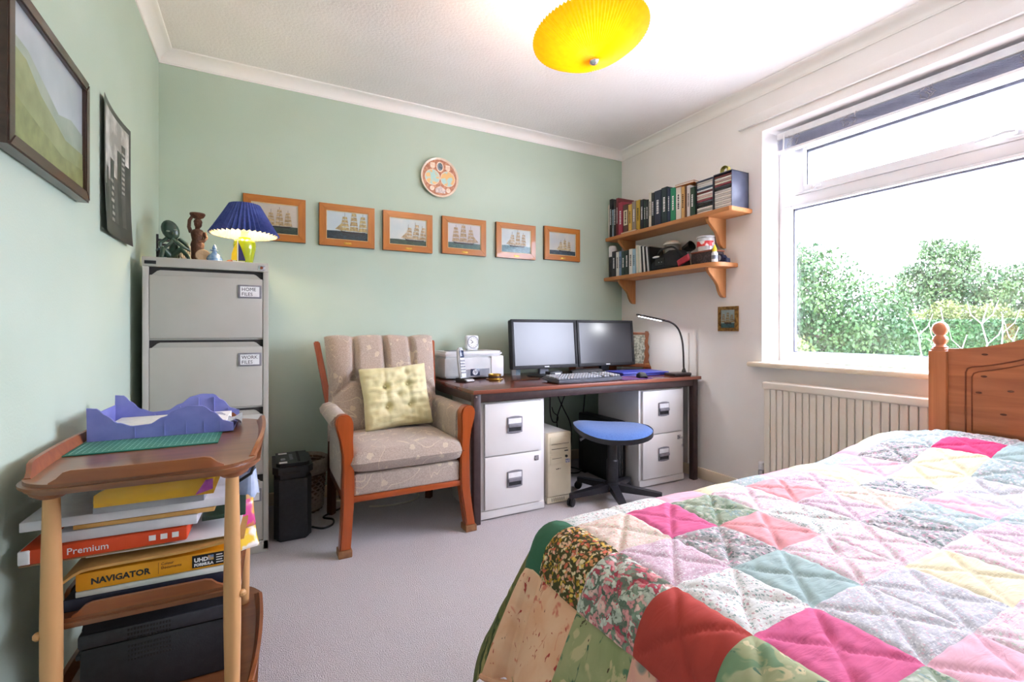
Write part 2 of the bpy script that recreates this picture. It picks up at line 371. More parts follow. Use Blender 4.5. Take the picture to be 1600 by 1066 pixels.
m_chrome = mat('chrome', '#d8d8dc', '#b9b9c0', scale=30, rough=.15, metal=1)
def _valve(b):
    b.cyl((2.625, 1.80, 0), (2.625, 1.80, .19), .008); b.cyl((2.625, 1.80, .15), (2.625, 1.74, .16), .010); b.lathe([(.016, .16), (.018, .165), (.018, .19), (.010, .195)], 14, TR(2.625, 1.80, 0))
vv = part('valve', m_chrome, rd, _valve, off=ro)
part('valve_cap', m_stay, vv, lambda b: b.lathe([(.017, .195), (.017, .235), (.012, .24)], 14, TR(2.625, 1.80, 0)), off=ro)

# ------------------------------------------------------------------ garden beyond the window
def leaf_mat(name, c, c2):
    m = mat(name, c, c2, scale=1.6, rough=.55, lo=.35, hi=.65, spec=.3)
    return m
m_bark = mat('bark', '#6b5f55', '#564c44', scale=12, rough=.9)
def foliage(b, blobs, n, size, seed):
    rnd = random.Random(seed); vs = []; fs = []
    tot = sum(r[3] ** 2 for r in blobs)
    for (x, y, z, r, *rest) in blobs:
        sz = rest[0] if rest else 1
        for k in range(int(n * r * r / tot)):
            d = Vector((rnd.gauss(0, 1), rnd.gauss(0, 1), rnd.gauss(0, 1))).normalized()
            rr = r * (rnd.random() ** .35) * (1 + .25 * noise.noise(d * 3 + Vector((x, y, z))))
            p = Vector((x, y, z)) + Vector((d.x * rr, d.y * rr, d.z * rr * sz))
            e = Euler((rnd.uniform(0, 6.3), rnd.uniform(0, 6.3), rnd.uniform(0, 6.3))).to_matrix(); s_ = size * rnd.uniform(.6, 1.3)
            i = len(vs)
            for (a, c) in ((-.5, 0), (0, -.32), (.55, 0), (0, .32)): vs.append(p + e @ Vector((a * s_, c * s_, 0)))
            fs.append((i, i + 1, i + 2, i + 3))
    b.add(vs, fs)
def tree(name, label, cat, base, blobs, n, size, m, trunk, seed):
    t = thing(name, label, cat, base, group=None)
    def tr(b):
        z1 = trunk[0]; b.tube([(0, 0, -.02), (.03, .02, z1 * .5), (0, 0, z1)], [trunk[1], trunk[1] * .8, trunk[1] * .5], 8)
        for (x, y, z, r, *q) in blobs: b.tube([(0, 0, z1 * .7), (x * .5, y * .5, (z1 * .7 + z) / 2 + .1), (x, y, z)], [trunk[1] * .4, trunk[1] * .3, trunk[1] * .1], 5)
    part('trunk', m_bark, t, tr)
    f = part('foliage', m, t, lambda b: foliage(b, blobs, n, size, seed), smooth=0); f['kind'] = 'stuff'
    return t
GZ = -.35
m_lawn = mat('lawn', '#59664a', '#667057', scale=3, rough=1, bump=.3)
struct(part('ground', m_lawn, None, lambda b: b.bx(8.0, 60, -40, 45, GZ - .1, GZ)))
m_bounce = mat('pale_bounce_ground', '#e2dedb', '#d3cecb', scale=4, rough=.9)
struct(part('bounce_ground', m_bounce, None, lambda b: b.bx(2.99, 8.0, -40, 45, GZ - .1, GZ)))  # unseen pale ground, added to bounce daylight up to the ceiling
m_lf1 = leaf_mat('shrub_leaves', '#173818', '#375024'); m_lf2 = leaf_mat('tree_leaves', '#223c1f', '#41572f'); m_lf3 = leaf_mat('yellow_green_leaves', '#3d4c1e', '#5a6230'); m_lf4 = leaf_mat('hedge_leaves', '#173f18', '#264e1e')
tree('garden_shrub', 'large rounded dense green shrub nearest the window', 'shrub', (10.0, 5.5, GZ),
     [(0, .2, 2.1, .95), (.1, -.6, 1.6, .85), (-.2, .8, 2.0, 1.0), (0, -.9, 1.1, .8), (.1, .1, 1.0, 1.1), (-.1, .9, 1.0, 1.1), (0, .5, 2.6, .65), (-.3, -.3, .5, .8), (0, 1.6, 2.4, 1.1), (0, 1.7, 1.2, 1.1), (.1, .95, 2.75, .5)], 34000, .075, m_lf1, (1.6, .08), 3)
tree('garden_tree', 'loose airy tree standing in the middle beyond the hedge', 'tree', (22.9, 8.3, GZ),
     [(0, 0, 3.9, .9), (.1, .8, 3.3, .75), (0, -.9, 3.2, .8), (-.2, 1.4, 2.6, .7), (0, -1.5, 2.6, .6), (.1, 0, 2.8, .9), (-.3, .5, 2.2, .8), (0, -.7, 2.2, .8), (0, .3, 4.5, .45), (.2, 1.2, 3.6, .4), (0, -.6, 4.2, .5)], 13000, .12, m_lf2, (3.0, .14), 5)
tree('garden_tree', 'green tree at the right edge of the window above the red roof', 'tree', (25.5, 6.6, GZ),
     [(0, 0, 2.9, 1.1), (0, 1.0, 2.3, .9), (0, -1.0, 2.6, 1.0), (.2, .5, 3.3, .7), (0, 1.4, 1.6, .7), (0, -.2, 1.9, 1.1), (0, -2, 2.6, 1.2)], 9000, .13, m_lf2, (2.2, .14), 8)
tree('garden_bush', 'yellow-green bush showing just above the clipped hedge', 'bush', (18.5, 6.4, GZ),
     [(0, 0, 1.6, .6), (0, .8, 1.5, .5), (0, -.8, 1.6, .55), (0, -1.5, 1.4, .6), (.1, .3, 1.9, .4), (0, 1.4, 1.3, .5)], 8000, .085, m_lf3, (1.0, .06), 9)
tree('garden_bush', 'pale yellow variegated bush at the foot of the large shrub', 'bush', (8.2, 5.1, GZ),
     [(0, 0, .9, .42), (0, .35, .7, .4), (-.1, -.3, .6, .35), (0, .5, 1.15, .3), (0, .1, .4, .5)], 6000, .05, m_lf3, (.5, .04), 12)
hd = thing('clipped_hedge', 'long clipped green hedge running across the garden', 'hedge', (14.2, 5.5, GZ))
part('core', m_lf4, hd, lambda b: b.bx(-.3, .3, -6.5, 4.5, 0, 1.52, .1))
def _hl(b):
    rnd = random.Random(4); vs = []; fs = []
    for k in range(16000):
        if rnd.random() < .7: p = Vector((-.3 - rnd.random() * .06, rnd.uniform(-4, 4.5), rnd.uniform(.5, 1.58)))
        else: p = Vector((rnd.uniform(-.35, .3), rnd.uniform(-4, 4.5), 1.5 + rnd.random() * .1))
        e = Euler((rnd.uniform(0, 6.3), rnd.uniform(0, 6.3), rnd.uniform(0, 6.3))).to_matrix(); s_ = rnd.uniform(.05, .11); i = len(vs)
        for (a, c) in ((-.5, 0), (0, -.32), (.55, 0), (0, .32)): vs.append(p + e @ Vector((a * s_, c * s_, 0)))
        fs.append((i, i + 1, i + 2, i + 3))
    b.add(vs, fs)
part('foliage', m_lf4, hd, _hl, smooth=0)['kind'] = 'stuff'
m_pale = mat('pale_bark', '#a39b92', '#8d857c', scale=20, rough=.9)
bs = thing('bare_shrub', 'pale bare-branched shrub in front of the hedge', 'shrub', (9.3, 3.0, GZ))
def _br(b):
    rnd = random.Random(21)
    for (y, top) in ((.75, 1.55), (.45, 1.72), (.15, 1.3), (-.12, 1.75), (-.3, 1.6), (-.6, 1.7)):
        pts = [Vector((rnd.uniform(-.1, .1), y * .6, 0))]
        for k in range(1, 7): pts.append(Vector((rnd.uniform(-.08, .08), y * (.6 + .4 * k / 6) + rnd.uniform(-.04, .04), top * k / 6)))
        b.tube(pts, [.016 - .0018 * k for k in range(7)], 6)
        for q in range(3):
            p = pts[rnd.randint(3, 5)]; s_ = rnd.choice((-1, 1)); b.tube([p, p + Vector((0, s_ * .12, .14)), p + Vector((.03, s_ * .17, .34))], [.007, .005, .002], 5)
part('branches', m_pale, bs, _br)
hs = thing('neighbour_house', 'distant house with a red tiled hipped roof behind the hedge', 'house', (38, 7.0, GZ))
m_hw = mat('house_render', '#8f897f', '#857e74', scale=3, rough=.9)
m_rt = mat('roof_tile', '#7a4638', '#6b3d32', scale=9, rough=.8)
part('wall', m_hw, hs, lambda b: b.bx(-2, 4, -6, 3.2, 0, 2.0))
def _roof(b):
    b.add([(-2.4, 3.6, 2.0), (-2.4, -6.4, 2.0), (4.4, -6.4, 2.0), (4.4, 3.6, 2.0), (1, .2, 4.6), (1, -3, 4.6)], [(0, 1, 5, 4), (1, 2, 5), (2, 3, 4, 5), (3, 0, 4), (0, 3, 2, 1)])
    for k in range(1, 14):
        f = k / 14; b.bx(-2.4 + 3.4 * f - .06, -2.4 + 3.4 * f + .1, -6.4 + 3.4 * f, 3.6 - 3.4 * f, 2.0 + 2.6 * f - .03, 2.0 + 2.6 * f + .07)
part('roof', m_rt, hs, _roof, smooth=0)

# ------------------------------------------------------------------ bed with patchwork quilt
m_pineY = wood('orange_pine', '#c87a4a', '#a85f38', axis=1, scale=7, rough=.35, coat=.25)
m_pineZ = wood('orange_pine_upright', '#cb7d4c', '#b0663c', axis=2, scale=7, rough=.35, coat=.25)
m_knot = mat('pine_knot', '#5b2f1c', '#7a4427', scale=80, rough=.5)
BX0, BX1, BY0, BY1, BZ = .64, 2.47, -.44, .955, .555
bed = thing('pine_bed', 'orange pine double bed with arched headboard beside the radiator', 'bed', (1.55, .23, 0)); bdo = (1.55, .23, 0)
for yy in (.917, -.46):
    def _post(b, yy=yy):
        b.bx(2.475, 2.535, yy - .03, yy + .03, 0, .935, .005); b.bx(2.48, 2.53, yy - .024, yy + .024, .935, .945, .004)
        b.lathe([(.022, .945), (.026, .95), (.020, .955), (.017, .96), (.024, .972), (.0265, .982), (.023, .992), (.017, .998), (.016, 1.001), (.022, 1.007), (.028, 1.02), (.0285, 1.03), (.024, 1.042), (.014, 1.052), (.002, 1.056)], 20, TR(2.505, yy, 0))
    part('post', m_pineZ, bed, _post, off=bdo)
def _arch(y):   # top outline of the headboard
    u = min(1, abs(y - .2285) / .66); return .945 + .18 * (.5 + .5 * math.cos(PI * min(1, u * 1.02))) if u < .98 else .945
HB = [(.887 - (.887 + .43) * i / 40) for i in range(41)]
FY = Matrix(((0, 0, 1, 0), (1, 0, 0, 0), (0, 1, 0, 0), (0, 0, 0, 1)))     # (u,v,w) -> (x=w, y=u, z=v)
part('headboard_panel', m_pineY, bed, lambda b: b.prism([(.887, .42)] + [(y, _arch(y)) for y in HB] + [(-.43, .42)], .024, TR(2.492, 0, 0) @ FY), off=bdo)
def _fpath(inset):
    e = .832 - inset; top = []
    for i in range(41):
        y = e - .02 - (2 * (e - .2285) - .04) * i / 40; top.append((y, _arch(y) - .075 - inset))
    z0 = .60 + inset; t0 = top[0][1]
    return [(e, z0), (e, t0 - .022), (e - .006, t0 - .007)] + top + [(.457 - e + .006, t0 - .007), (.457 - e, t0 - .022), (.457 - e, z0)]
m_groove = wood('pine_groove_shade', '#8f4a28', '#78391d', axis=1, scale=7, rough=.5, coat=.1)
part('raised_field', m_pineY, bed, lambda b: b.prism(_fpath(.022), .016, TR(2.484, 0, 0) @ FY, bev=.004), off=bdo)
for q_, r_ in ((0, .0028), (.020, .0022)): part('groove_shade_line', m_groove, bed, lambda b, q_=q_, r_=r_: b.tube([(2.4915 if q_ == 0 else 2.488, y, z) for y, z in _fpath(q_)], r_, 6), off=bdo)  # thin tubes coloured dark to imitate the shade in the routed groove
kn = [(.775, .925), (.775, .84), (.79, .775), (.72, .70), (.70, .79)]
for (y, z) in kn: part('knot', m_knot, bed, lambda b, y=y, z=z: b.sph((2.4835 if z < .86 and y < .805 else 2.4915, y, z), .007, 10, (.12, 1.5, .6)), off=bdo)
m_div = mat('divan_fabric', '#cdbfae', '#c2b39f', scale=60, rough=.9)
part('divan_base', m_div, bed, lambda b: b.bx(.70, 2.45, BY0 + .02, .90, .05, .33, .03, 3), off=bdo)
part('mattress', m_div, bed, lambda b: b.bx(.69, 2.46, BY0 + .02, .905, .33, .525, .05, 4), off=bdo)
part('side_rail', m_pineY, bed, lambda b: b.bx(.72, 2.48, .905, .93, .18, .30, .004), off=bdo)
for (x, y) in ((.75, .86), (.75, -.38)): part('leg', m_pineZ, bed, lambda b, x=x, y=y: b.cyl((x, y, 0), (x, y, .06), .02, .024), off=bdo)

# quilt: patches laid over a draped sheet
PS = .153; GX = .66; GY = .925
def smooth_(a, b, x): t = max(0, min(1, (x - a) / (b - a))); return t * t * (3 - 2 * t)
def quilt_pt(s, t):
    a = max(0, BX0 - s); bb = max(0, t - BY1); r = math.hypot(a, bb)
    z = BZ + .085 * smooth_(1.72, 2.2, s) * (1 - .45 * smooth_(2.25, 2.5, s)) * (1 - .35 * smooth_(.80, .97, t)) * (1 - .12 * smooth_(.16, .22, t) * smooth_(.28, .22, t))
    z += .006 * noise.noise(Vector((s * 5, t * 5, .3))) + .004 * noise.noise(Vector((s * 12, t * 12, .9)))
    x = max(s, BX0); y = min(t, BY1)
    if r > 0:
        R0 = .07; L0 = R0 * 1.30
        if r < L0: out = R0 * math.sin(r / R0); dr = R0 * (1 - math.cos(r / R0))
        else:
            e = r - L0; out = R0 * math.sin(1.30) + e * .33; dr = R0 * (1 - math.cos(1.30)) + e * .944
        ca, cb = a / r, bb / r
        ph = math.atan2(bb, a)
        amp = max(0, r - .10)
        rip = .10 * amp * math.sin(6.2 * ph + .6) + (.09 * amp * math.sin((t if a > bb else s) * 17 + 1) if min(a, bb) < .01 else 0)
        out += rip
        if a > 0 and bb > 0: out += .10 * amp * math.sin(2 * ph)
        x = x - out * ca; y = y + out * cb; z = z - dr
        z = max(z, .012)
    return Vector((x, y, z))
def quilt_n(s, t):
    e = .004; du = quilt_pt(s + e, t) - quilt_pt(s - e, t); dv = quilt_pt(s, t + e) - quilt_pt(s, t - e)
    return du.cross(dv).normalized()
QM = dict(
    hot=plain_cotton('hot_pink_cotton', '#e06a97'), hot2=plain_cotton('deep_pink_cotton', '#d93c74'), salmon=plain_cotton('salmon_cotton', '#f0a9ad'), red=plain_cotton('terracotta_cotton', '#b8483f', .15),
    teal=plain_cotton('sage_teal_cotton', '#a9c0bd'), cream=plain_cotton('cream_cotton', '#f3e9c4'), lpink=plain_cotton('light_pink_cotton', '#f2bcca'), green=plain_cotton('bottle_green_cotton', '#3d6b52', .1),
    lilac=print_mat('lilac_print', '#e2c8d5', ['#eedde6', '#d0a3b9', '#f4ebf0', '#d9b8c8'], 230, .45), whitep=print_mat('white_sprig_print', '#f0f2f0', ['#f8f9f7', '#9fb5ae', '#d0a9ad', '#f3f4f2', '#c4d2cd'], 170, .42),
    grey=print_mat('grey_sprig_print', '#d9dae0', ['#eaebf0', '#bfc2cc', '#e0c6d1', '#f2f3f6'], 220, .45), sage=print_mat('sage_leaf_print', '#b9c9b0', ['#d5dcc6', '#8ea98c', '#c9d4c4', '#9db6b2'], 50, .5, soft=True),
    peach=print_mat('peach_sprig_print', '#f0ddcf', ['#f6ebe2', '#e3b7a6', '#d7d9bd', '#f2d7cf'], 170, .45), pinkp=print_mat('pale_pink_print', '#f4dfe6', ['#fbf0f3', '#e7b2c5', '#dfe6dd', '#f6d9e2'], 170, .45),
    dark=print_mat('dark_rose_print', '#cfcccd', ['#dfb0c0', '#93a8a3', '#f3eaec', '#7d8a89', '#e2e6e3'], 120, .5), yellowf=print_mat('yellow_blossom_print', '#5d5a38', ['#f2cf6a', '#e8a06e', '#f3e2b4', '#d97358', '#eec6a0', '#c99b3c', '#f1b9a0'], 115, .52),
    rose=print_mat('rose_bouquet_print', '#8d9888', ['#d86a78', '#cfd8ca', '#eca6a8', '#93a893', '#c25564', '#e2e6dc', '#f2c6c0', '#6d8070', '#e58a92', '#dbe0d4'], 70, .66, soft=True), leafy=brush_mat('olive_leaf_print', '#a3aa80', '#b5b894', [('#7d9a78', 18, .56, (1, 1, .4)), ('#d3c9a0', 26, .60, (1, 1, .3)), ('#5f7f6c', 34, .64, (1, 1, .3)), ('#d9a9b4', 20, .68, (1, 1, .5))]),
    peachf=brush_mat('peach_border_print', '#efc3a2', '#e8b08c', [('#d9806a', 22, .60, (1, 1, .5)), ('#b5443f', 60, .66, (1, 1, .6)), ('#7d2f38', 45, .70, (1, 1, .5)), ('#8a8a5c', 12, .68, (1, 1, .7))]),
    olive=brush_mat('olive_border_print', '#7d7648', '#5f6a42', [('#a39a62', 24, .57, (1, 1, .4)), ('#3f4a2c', 40, .60, (1, 1, .3)), ('#b07f5c', 16, .66, (1, 1, .6))]),
    pinkb=brush_mat('pink_border_print', '#dd9a90', '#e7b59d', [('#c4606c', 14, .58, (1, 1, .5)), ('#8d8a80', 12, .60, (1, 1, .5)), ('#6f7d58', 20, .63, (1, 1, .4)), ('#f0cdb4', 30, .64, (1, 1, .4))]),
    leafb=brush_mat('leaf_border_print', '#8f9768', '#a9a67c', [('#5f7f62', 18, .56, (1, 1, .4)), ('#c3b58a', 26, .60, (1, 1, .3)), ('#3f5f4c', 34, .64, (1, 1, .3)), ('#4a3a30', 60, .70, (1, 1, .3))]),
    aqua=print_mat('aqua_print', '#cfdfe0', ['#e6efee', '#b0cacb', '#e9dfe6', '#c6d8d6'], 120, .5))
named = {(1, 0): 'hot', (0, 1): 'lilac', (1, 2): 'teal', (2, 1): 'salmon', (0, 3): 'hot', (-1, 2): 'red', (4, 0): 'salmon', (3, 3): 'cream', (1, 4): 'lpink', (0, 2): 'whitep', (1, 3): 'grey', (2, 2): 'pinkp', (0, 0): 'peach', (1, 1): 'dark', (2, 0): 'sage', (3, 0): 'pinkp',
         (-1, 0): 'yellowf', (-1, 1): 'rose', (-1, 3): 'leafy', (0, 4): 'sage', (2, 3): 'grey', (2, 4): 'pinkp', (3, 1): 'whitep', (4, 1): 'lilac', (3, 2): 'pinkp', (5, 0): 'lilac', (6, 0): 'cream', (5, 1): 'peach', (4, 2): 'dark', (9, 1): 'hot2', (8, 0): 'dark', (9, 0): 'aqua', (10, 0): 'aqua', (10, 1): 'dark', (11, 1): 'pinkp', (11, 0): 'sage', (11, 2): 'lpink', (7, 0): 'lpink',
         (7, 1): 'cream', (8, 1): 'cream', (6, 2): 'lpink', (9, 2): 'teal', (8, 2): 'aqua', (10, 2): 'aqua', (7, 2): 'grey', (6, 1): 'dark', (5, 2): 'aqua', (6, 3): 'aqua', (5, 3): 'lilac', (4, 3): 'pinkp', (7, 3): 'teal', (8, 3): 'lilac'}
rnq = random.Random(11); pool = ['lilac', 'whitep', 'grey', 'pinkp', 'peach', 'aqua', 'dark', 'sage', 'pinkp', 'whitep', 'teal', 'lpink', 'aqua', 'lilac']
quilt = thing('patchwork_quilt', 'pastel patchwork quilt of floral and plain squares spread over the bed', 'quilt', (1.55, .25, BZ)); qo = (1.55, .25, BZ)
def patch(s0, s1, t0, t1, key, name='patch', n=26, quilted=True):
    def g_(b):
        def f(u, v):
            s = s0 + (s1 - s0) * u; t = t0 + (t1 - t0) * v; p = quilt_pt(s, t)
            if quilted:
                d = min(abs(u - v), abs(u + v - 1)) * .7; e = min(u, 1 - u, v, 1 - v)
                h = .0075 * (1 - math.exp(-(d / .035) ** 1.2)) * (1 - .5 * math.exp(-(e / .04) ** 2)) + .0035 * noise.noise(Vector((s * 22 + t * 9, t * 60 - s * 25, 3)))
            else:
                e = min(u, 1 - u, v, 1 - v); h = .004 * (1 - math.exp(-(e / .05) ** 2))
            return p + quilt_n(s, t) * h
        b.grid(f, n, n)
    return part(name, QM[key], quilt, g_, smooth=80, off=qo)
for i in range(-1, 12):
    for j in range(0, 8):
        key = named.get((i, j)) or rnq.choice(pool)
        patch(GX + PS * i, min(GX + PS * (i + 1), 2.465), GY - PS * (j + 1), GY - PS * j, key)
# narrow sprig strip along the window side, then the border falling down the side and the foot
for i in range(-1, 12):
    s0, s1 = GX + PS * i, min(GX + PS * (i + 1), 2.465)
    patch(s0, s1, GY, GY + .10, 'green' if i == -1 else 'whitep' if i in (0, 1) else ('cream', 'aqua', 'lpink')[i % 3], n=10, quilted=False)
    patch(s0, s1, GY + .10, GY + .43, ('olive', 'leafb', 'olive')[i % 3], 'border', n=12, quilted=False)
fb = GX - PS
for j, key in enumerate(('peachf', 'leafb', 'pinkb', 'peachf', 'olive', 'pinkb', 'leafb', 'peachf')):
    patch(fb - .24, fb, GY - PS * (j + 1), GY - PS * j, key, 'border', n=16, quilted=False)
patch(fb - .24, fb, GY, GY + .10, 'peachf', 'border', n=14, quilted=False); patch(fb - .20, fb, GY + .10, GY + .43, 'olive', 'border', n=18, quilted=False)
m_bind = mat('peach_binding', '#e2ab88', '#d79f7d', scale=60, rough=.85)
part('binding', m_bind, quilt, lambda b: b.tube([quilt_pt(fb - .24, GY + .10 - k * .03) for k in range(36)], .006, 6), off=qo)

# ------------------------------------------------------------------ armchair
m_oak = wood('orange_stained_wood', '#b3521f', '#94400f', axis=2, scale=6, rough=.3, coat=.3)
m_oakX = wood('orange_stained_rail', '#b3521f', '#94400f', axis=0, scale=6, rough=.3, coat=.3)
m_oakD = wood('dark_stained_wood', '#5d2a17', '#47200f', axis=2, scale=6, rough=.35, coat=.2)
m_cup = mat('leg_cup_wood', '#9a6a42', '#845736', scale=40, rough=.6)
# beige chenille with trailing stems and leaves
def chenille():
    m = mat('beige_chenille', '#c3b2a3', '#b09e90', scale=160, rough=.95, spec=.1, bump=.5, bscale=300, sheen=.4)
    nt = m.node_tree; N = nt.nodes; Lk = nt.links; p = N['Principled BSDF']; src = p.inputs['Base Color'].links[0].from_socket
    tc = N.new('ShaderNodeTexCoord'); nz = N.new('ShaderNodeTexNoise'); nz.inputs['Scale'].default_value = 5.5; nz.inputs['Detail'].default_value = 1; nz.inputs['Distortion'].default_value = 1.5; Lk.new(tc.outputs['Object'], nz.inputs[0])
    a = N.new('ShaderNodeMath'); a.operation = 'SUBTRACT'; a.inputs[1].default_value = .5; Lk.new(nz.outputs['Fac'], a.inputs[0])
    c = N.new('ShaderNodeMath'); c.operation = 'ABSOLUTE'; Lk.new(a.outputs[0], c.inputs[0])
    d = N.new('ShaderNodeMath'); d.operation = 'LESS_THAN'; d.inputs[1].default_value = .010; Lk.new(c.outputs[0], d.inputs[0])
    v = N.new('ShaderNodeTexVoronoi'); v.inputs['Scale'].default_value = 13; Lk.new(tc.outputs['Object'], v.inputs[0])
    nn = N.new('ShaderNodeTexNoise'); nn.inputs['Scale'].default_value = 60; Lk.new(tc.outputs['Object'], nn.inputs[0])
    ad = N.new('ShaderNodeMath'); ad.operation = 'MULTIPLY_ADD'; ad.inputs[1].default_value = .35; Lk.new(nn.outputs['Fac'], ad.inputs[0]); Lk.new(v.outputs['Distance'], ad.inputs[2])
    e = N.new('ShaderNodeMath'); e.operation = 'LESS_THAN'; e.inputs[1].default_value = .36; Lk.new(ad.outputs[0], e.inputs[0])
    mx = N.new('ShaderNodeMath'); mx.operation = 'MAXIMUM'; Lk.new(d.outputs[0], mx.inputs[0]); Lk.new(e.outputs[0], mx.inputs[1])
    mu = N.new('ShaderNodeMath'); mu.operation = 'MULTIPLY'; mu.inputs[1].default_value = .8; Lk.new(mx.outputs[0], mu.inputs[0])
    k = N.new('ShaderNodeMix'); k.data_type = 'RGBA'; Lk.new(mu.outputs[0], k.inputs[0]); Lk.new(src, k.inputs[6]); k.inputs[7].default_value = lin('#d9cab2'); Lk.new(k.outputs[2], p.inputs['Base Color'])
    return m
m_chen = chenille()
ch = thing('armchair', 'wooden armchair upholstered in beige leaf-patterned fabric with buttoned back', 'armchair', (.63, 2.5, 0)); co = (.63, 2.5, 0)
XZ = Matrix(((1, 0, 0, 0), (0, 0, 1, 0), (0, 1, 0, 0), (0, 0, 0, 1)))       # (u,v,w) -> (x=u, y=w, z=v)
legp = [(.03, -.012, .024), (.12, -.006, .024), (.22, 0, .025), (.32, .002, .026), (.40, .002, .024), (.46, 0, .024), (.52, -.006, .028), (.57, -.012, .036), (.60, -.015, .038), (.62, -.016, .033), (.634, -.016, .022), (.638, -.016, .010)]
for sx, cx in ((1, .345), (-1, .912)):
    def _leg(b, sx=sx, cx=cx):
        sw = 1 if sx > 0 else 2.4
        pts = [(cx + sx * (c * (sw if z < .3 else 1) - w), z) for z, c, w in legp] + [(cx + sx * (c * (sw if z < .3 else 1) + w), z) for z, c, w in reversed(legp)]
        b.prism(pts, 2.285, XZ, bev=.006, d0=2.225)
    lg = part('front_leg', m_oak, ch, _leg, off=co, smooth=40)
    fx_ = cx + sx * (-.012) * (1 if sx > 0 else 2.4)
    part('leg_cup', m_cup, lg, lambda b, fx_=fx_: b.bx(fx_ - .03, fx_ + .03, 2.218, 2.292, 0, .032, .004), off=co)
for sx, x0, x1 in ((1, .345, .285), (-1, .905, .948)):
    part('back_post', m_oakD, ch, lambda b, x0=x0: b.tube([(x0, 2.80, 0), (x0, 2.77, .3), (x0, 2.745, .44)], .024, 4), off=co)
    part('back_post', m_oak, ch, lambda b, x0=x0, x1=x1: b.prism([(2.72, .40), (2.775, .40), (2.86, .70), (2.965, .935), (2.955, .955), (2.925, .955), (2.80, .70)], .032, TR((x0 + x1) / 2 - .016, 0, 0) @ Matrix(((-.115 * sx, 0, 1, 0), (1, 0, 0, 0), (0, 1, 0, 0), (0, 0, 0, 1))) if False else Matrix(((0, -.14 * sx, 1, x0 - .016 + .07 * sx), (1, 0, 0, 0), (0, 1, 0, 0), (0, 0, 0, 1))), bev=.006), off=co)
    part('side_rail', m_oakD, ch, lambda b, x0=x0: b.bx(x0 - .012, x0 + .012, 2.28, 2.77, .22, .27, .004), off=co)
part('front_rail', m_oakX, ch, lambda b: b.bx(.365, .892, 2.235, 2.265, .236, .264, .005), off=co)
part('back_rail', m_oakD, ch, lambda b: b.bx(.345, .905, 2.75, 2.775, .22, .28, .004), off=co)
for sx, cx in ((1, .345), (-1, .912)):
    def _arm(b, sx=sx, cx=cx):
        pr_ = [(.030, .27), (.030, .56), (.026, .60), (.010, .622), (-.02, .63), (-.05, .622), (-.068, .60), (-.064, .578), (-.04, .568), (-.018, .56), (-.016, .27)]
        b.prism([(cx + sx * (x if sx > 0 else max(x, -.05)), z) for x, z in pr_], 2.755, XZ, bev=.008, d0=2.283)
    part('arm', m_chen, ch, _arm, off=co, smooth=50)
part('seat_base', m_chen, ch, lambda b: b.bx(.372, .886, 2.24, 2.745, .262, .362, .012, 3), off=co)
def _seat(b):
    def f(T): pass
    b.box((.629, 2.48, .415), (.54, .53, .115), .05, 5)
    v2 = []
    for v in b.v:
        x, y, z = v
        if z > .42: z += .022 * math.cos((x - .629) / .27 * PI / 2) * math.cos(min(1, abs(y - 2.46) / .27) * PI / 2)
        if y < 2.3: y -= .02 * math.cos((x - .629) / .27 * PI / 2)
        if abs(x - .629) > .24 and y < 2.34: x += .018 * (1 if x > .629 else -1)
        v2.append((x, y, z))
    b.v = v2
def _seat2(b):
    # gently domed cushion with rounded edges
    def sup(u, v, top):
        x = u * 2 - 1; y = v * 2 - 1
        k = (max(0, 1 - abs(x) ** 9) * max(0, 1 - abs(y) ** 9)) ** .3
        ex = .270 + .012 * smooth_(-.3, -1, y) ; z = .415 + (.062 * k + .016 * (1 - x * x) * (1 - y * y) if top else -.052 * k)
        return (.629 + x * ex * (1 - .03 * abs(y) ** 4), 2.475 + y * .268 * (1 - .04 * abs(x) ** 4), z)
    b.grid(lambda u, v: sup(u, v, 1), 28, 28); b.grid(lambda u, v: sup(u, v, 0), 28, 28)
sc = part('seat_cushion', m_chen, ch, _seat2, off=co, smooth=80)
def _pipe(b):
    pts = []
    for k in range(49):
        a = k / 48 * math.tau; c, s_ = math.cos(a), math.sin(a); q = (abs(c) ** 8 + abs(s_) ** 8) ** (-1 / 8)
        pts.append((.629 + c * q * .27, 2.475 + s_ * q * .264, .417))
    b.tube(pts, .005, 6)
part('piping', m_chen, sc, _pipe, off=co)
BUT = [(-.55, .12), (0, .10), (.5, .12), (-.28, -.45), (.28, -.45)]
def _backdent(u, v):
    h = 1.0
    for (a, c) in BUT: h -= .75 * math.exp(-((u - a) ** 2 + (v - c) ** 2 * 1.6) / .012)
    for (a, c) in BUT[:3]:
        if v > c: h -= .42 * math.exp(-((u - a * (1 - .05 * (v - c))) / .05) ** 2)
    for (a, c), (a2, c2) in ((BUT[0], BUT[3]), (BUT[1], BUT[3]), (BUT[1], BUT[4]), (BUT[2], BUT[4]), (BUT[0], (-1, -.3)), (BUT[2], (1, -.3))):
        t = ((u - a) * (a2 - a) + (v - c) * (c2 - c)) / ((a2 - a) ** 2 + (c2 - c) ** 2); t = max(0, min(1, t)); d = math.hypot(u - a - t * (a2 - a), v - c - t * (c2 - c)); h -= .30 * math.exp(-(d / .05) ** 2)
    return max(h, .2)
TBK = TR(.632, 2.80, .71) @ RX(PI / 2 - .27)
bc = part('back_cushion', m_chen, ch, lambda b: pillow(b, .635, .60, .20, TBK, 60, 6, _backdent, lambda u, v: max(0, v) ** 6 * (.016 * abs(math.cos((u + .02) * 1.9 * PI / 2)) - .022 * abs(u) ** 6 - .012)), off=co, smooth=80)
def _scal(b):      # thicker scalloped roll along the top
    pass
for (a, c) in BUT[:3]: part('button', m_chen, bc, lambda b, a=a, c=c: b.sph((0, 0, 0), .009, 10, (1, 1, .5), T=TBK @ TR(a * .3125, c * .30, .03)), off=co)

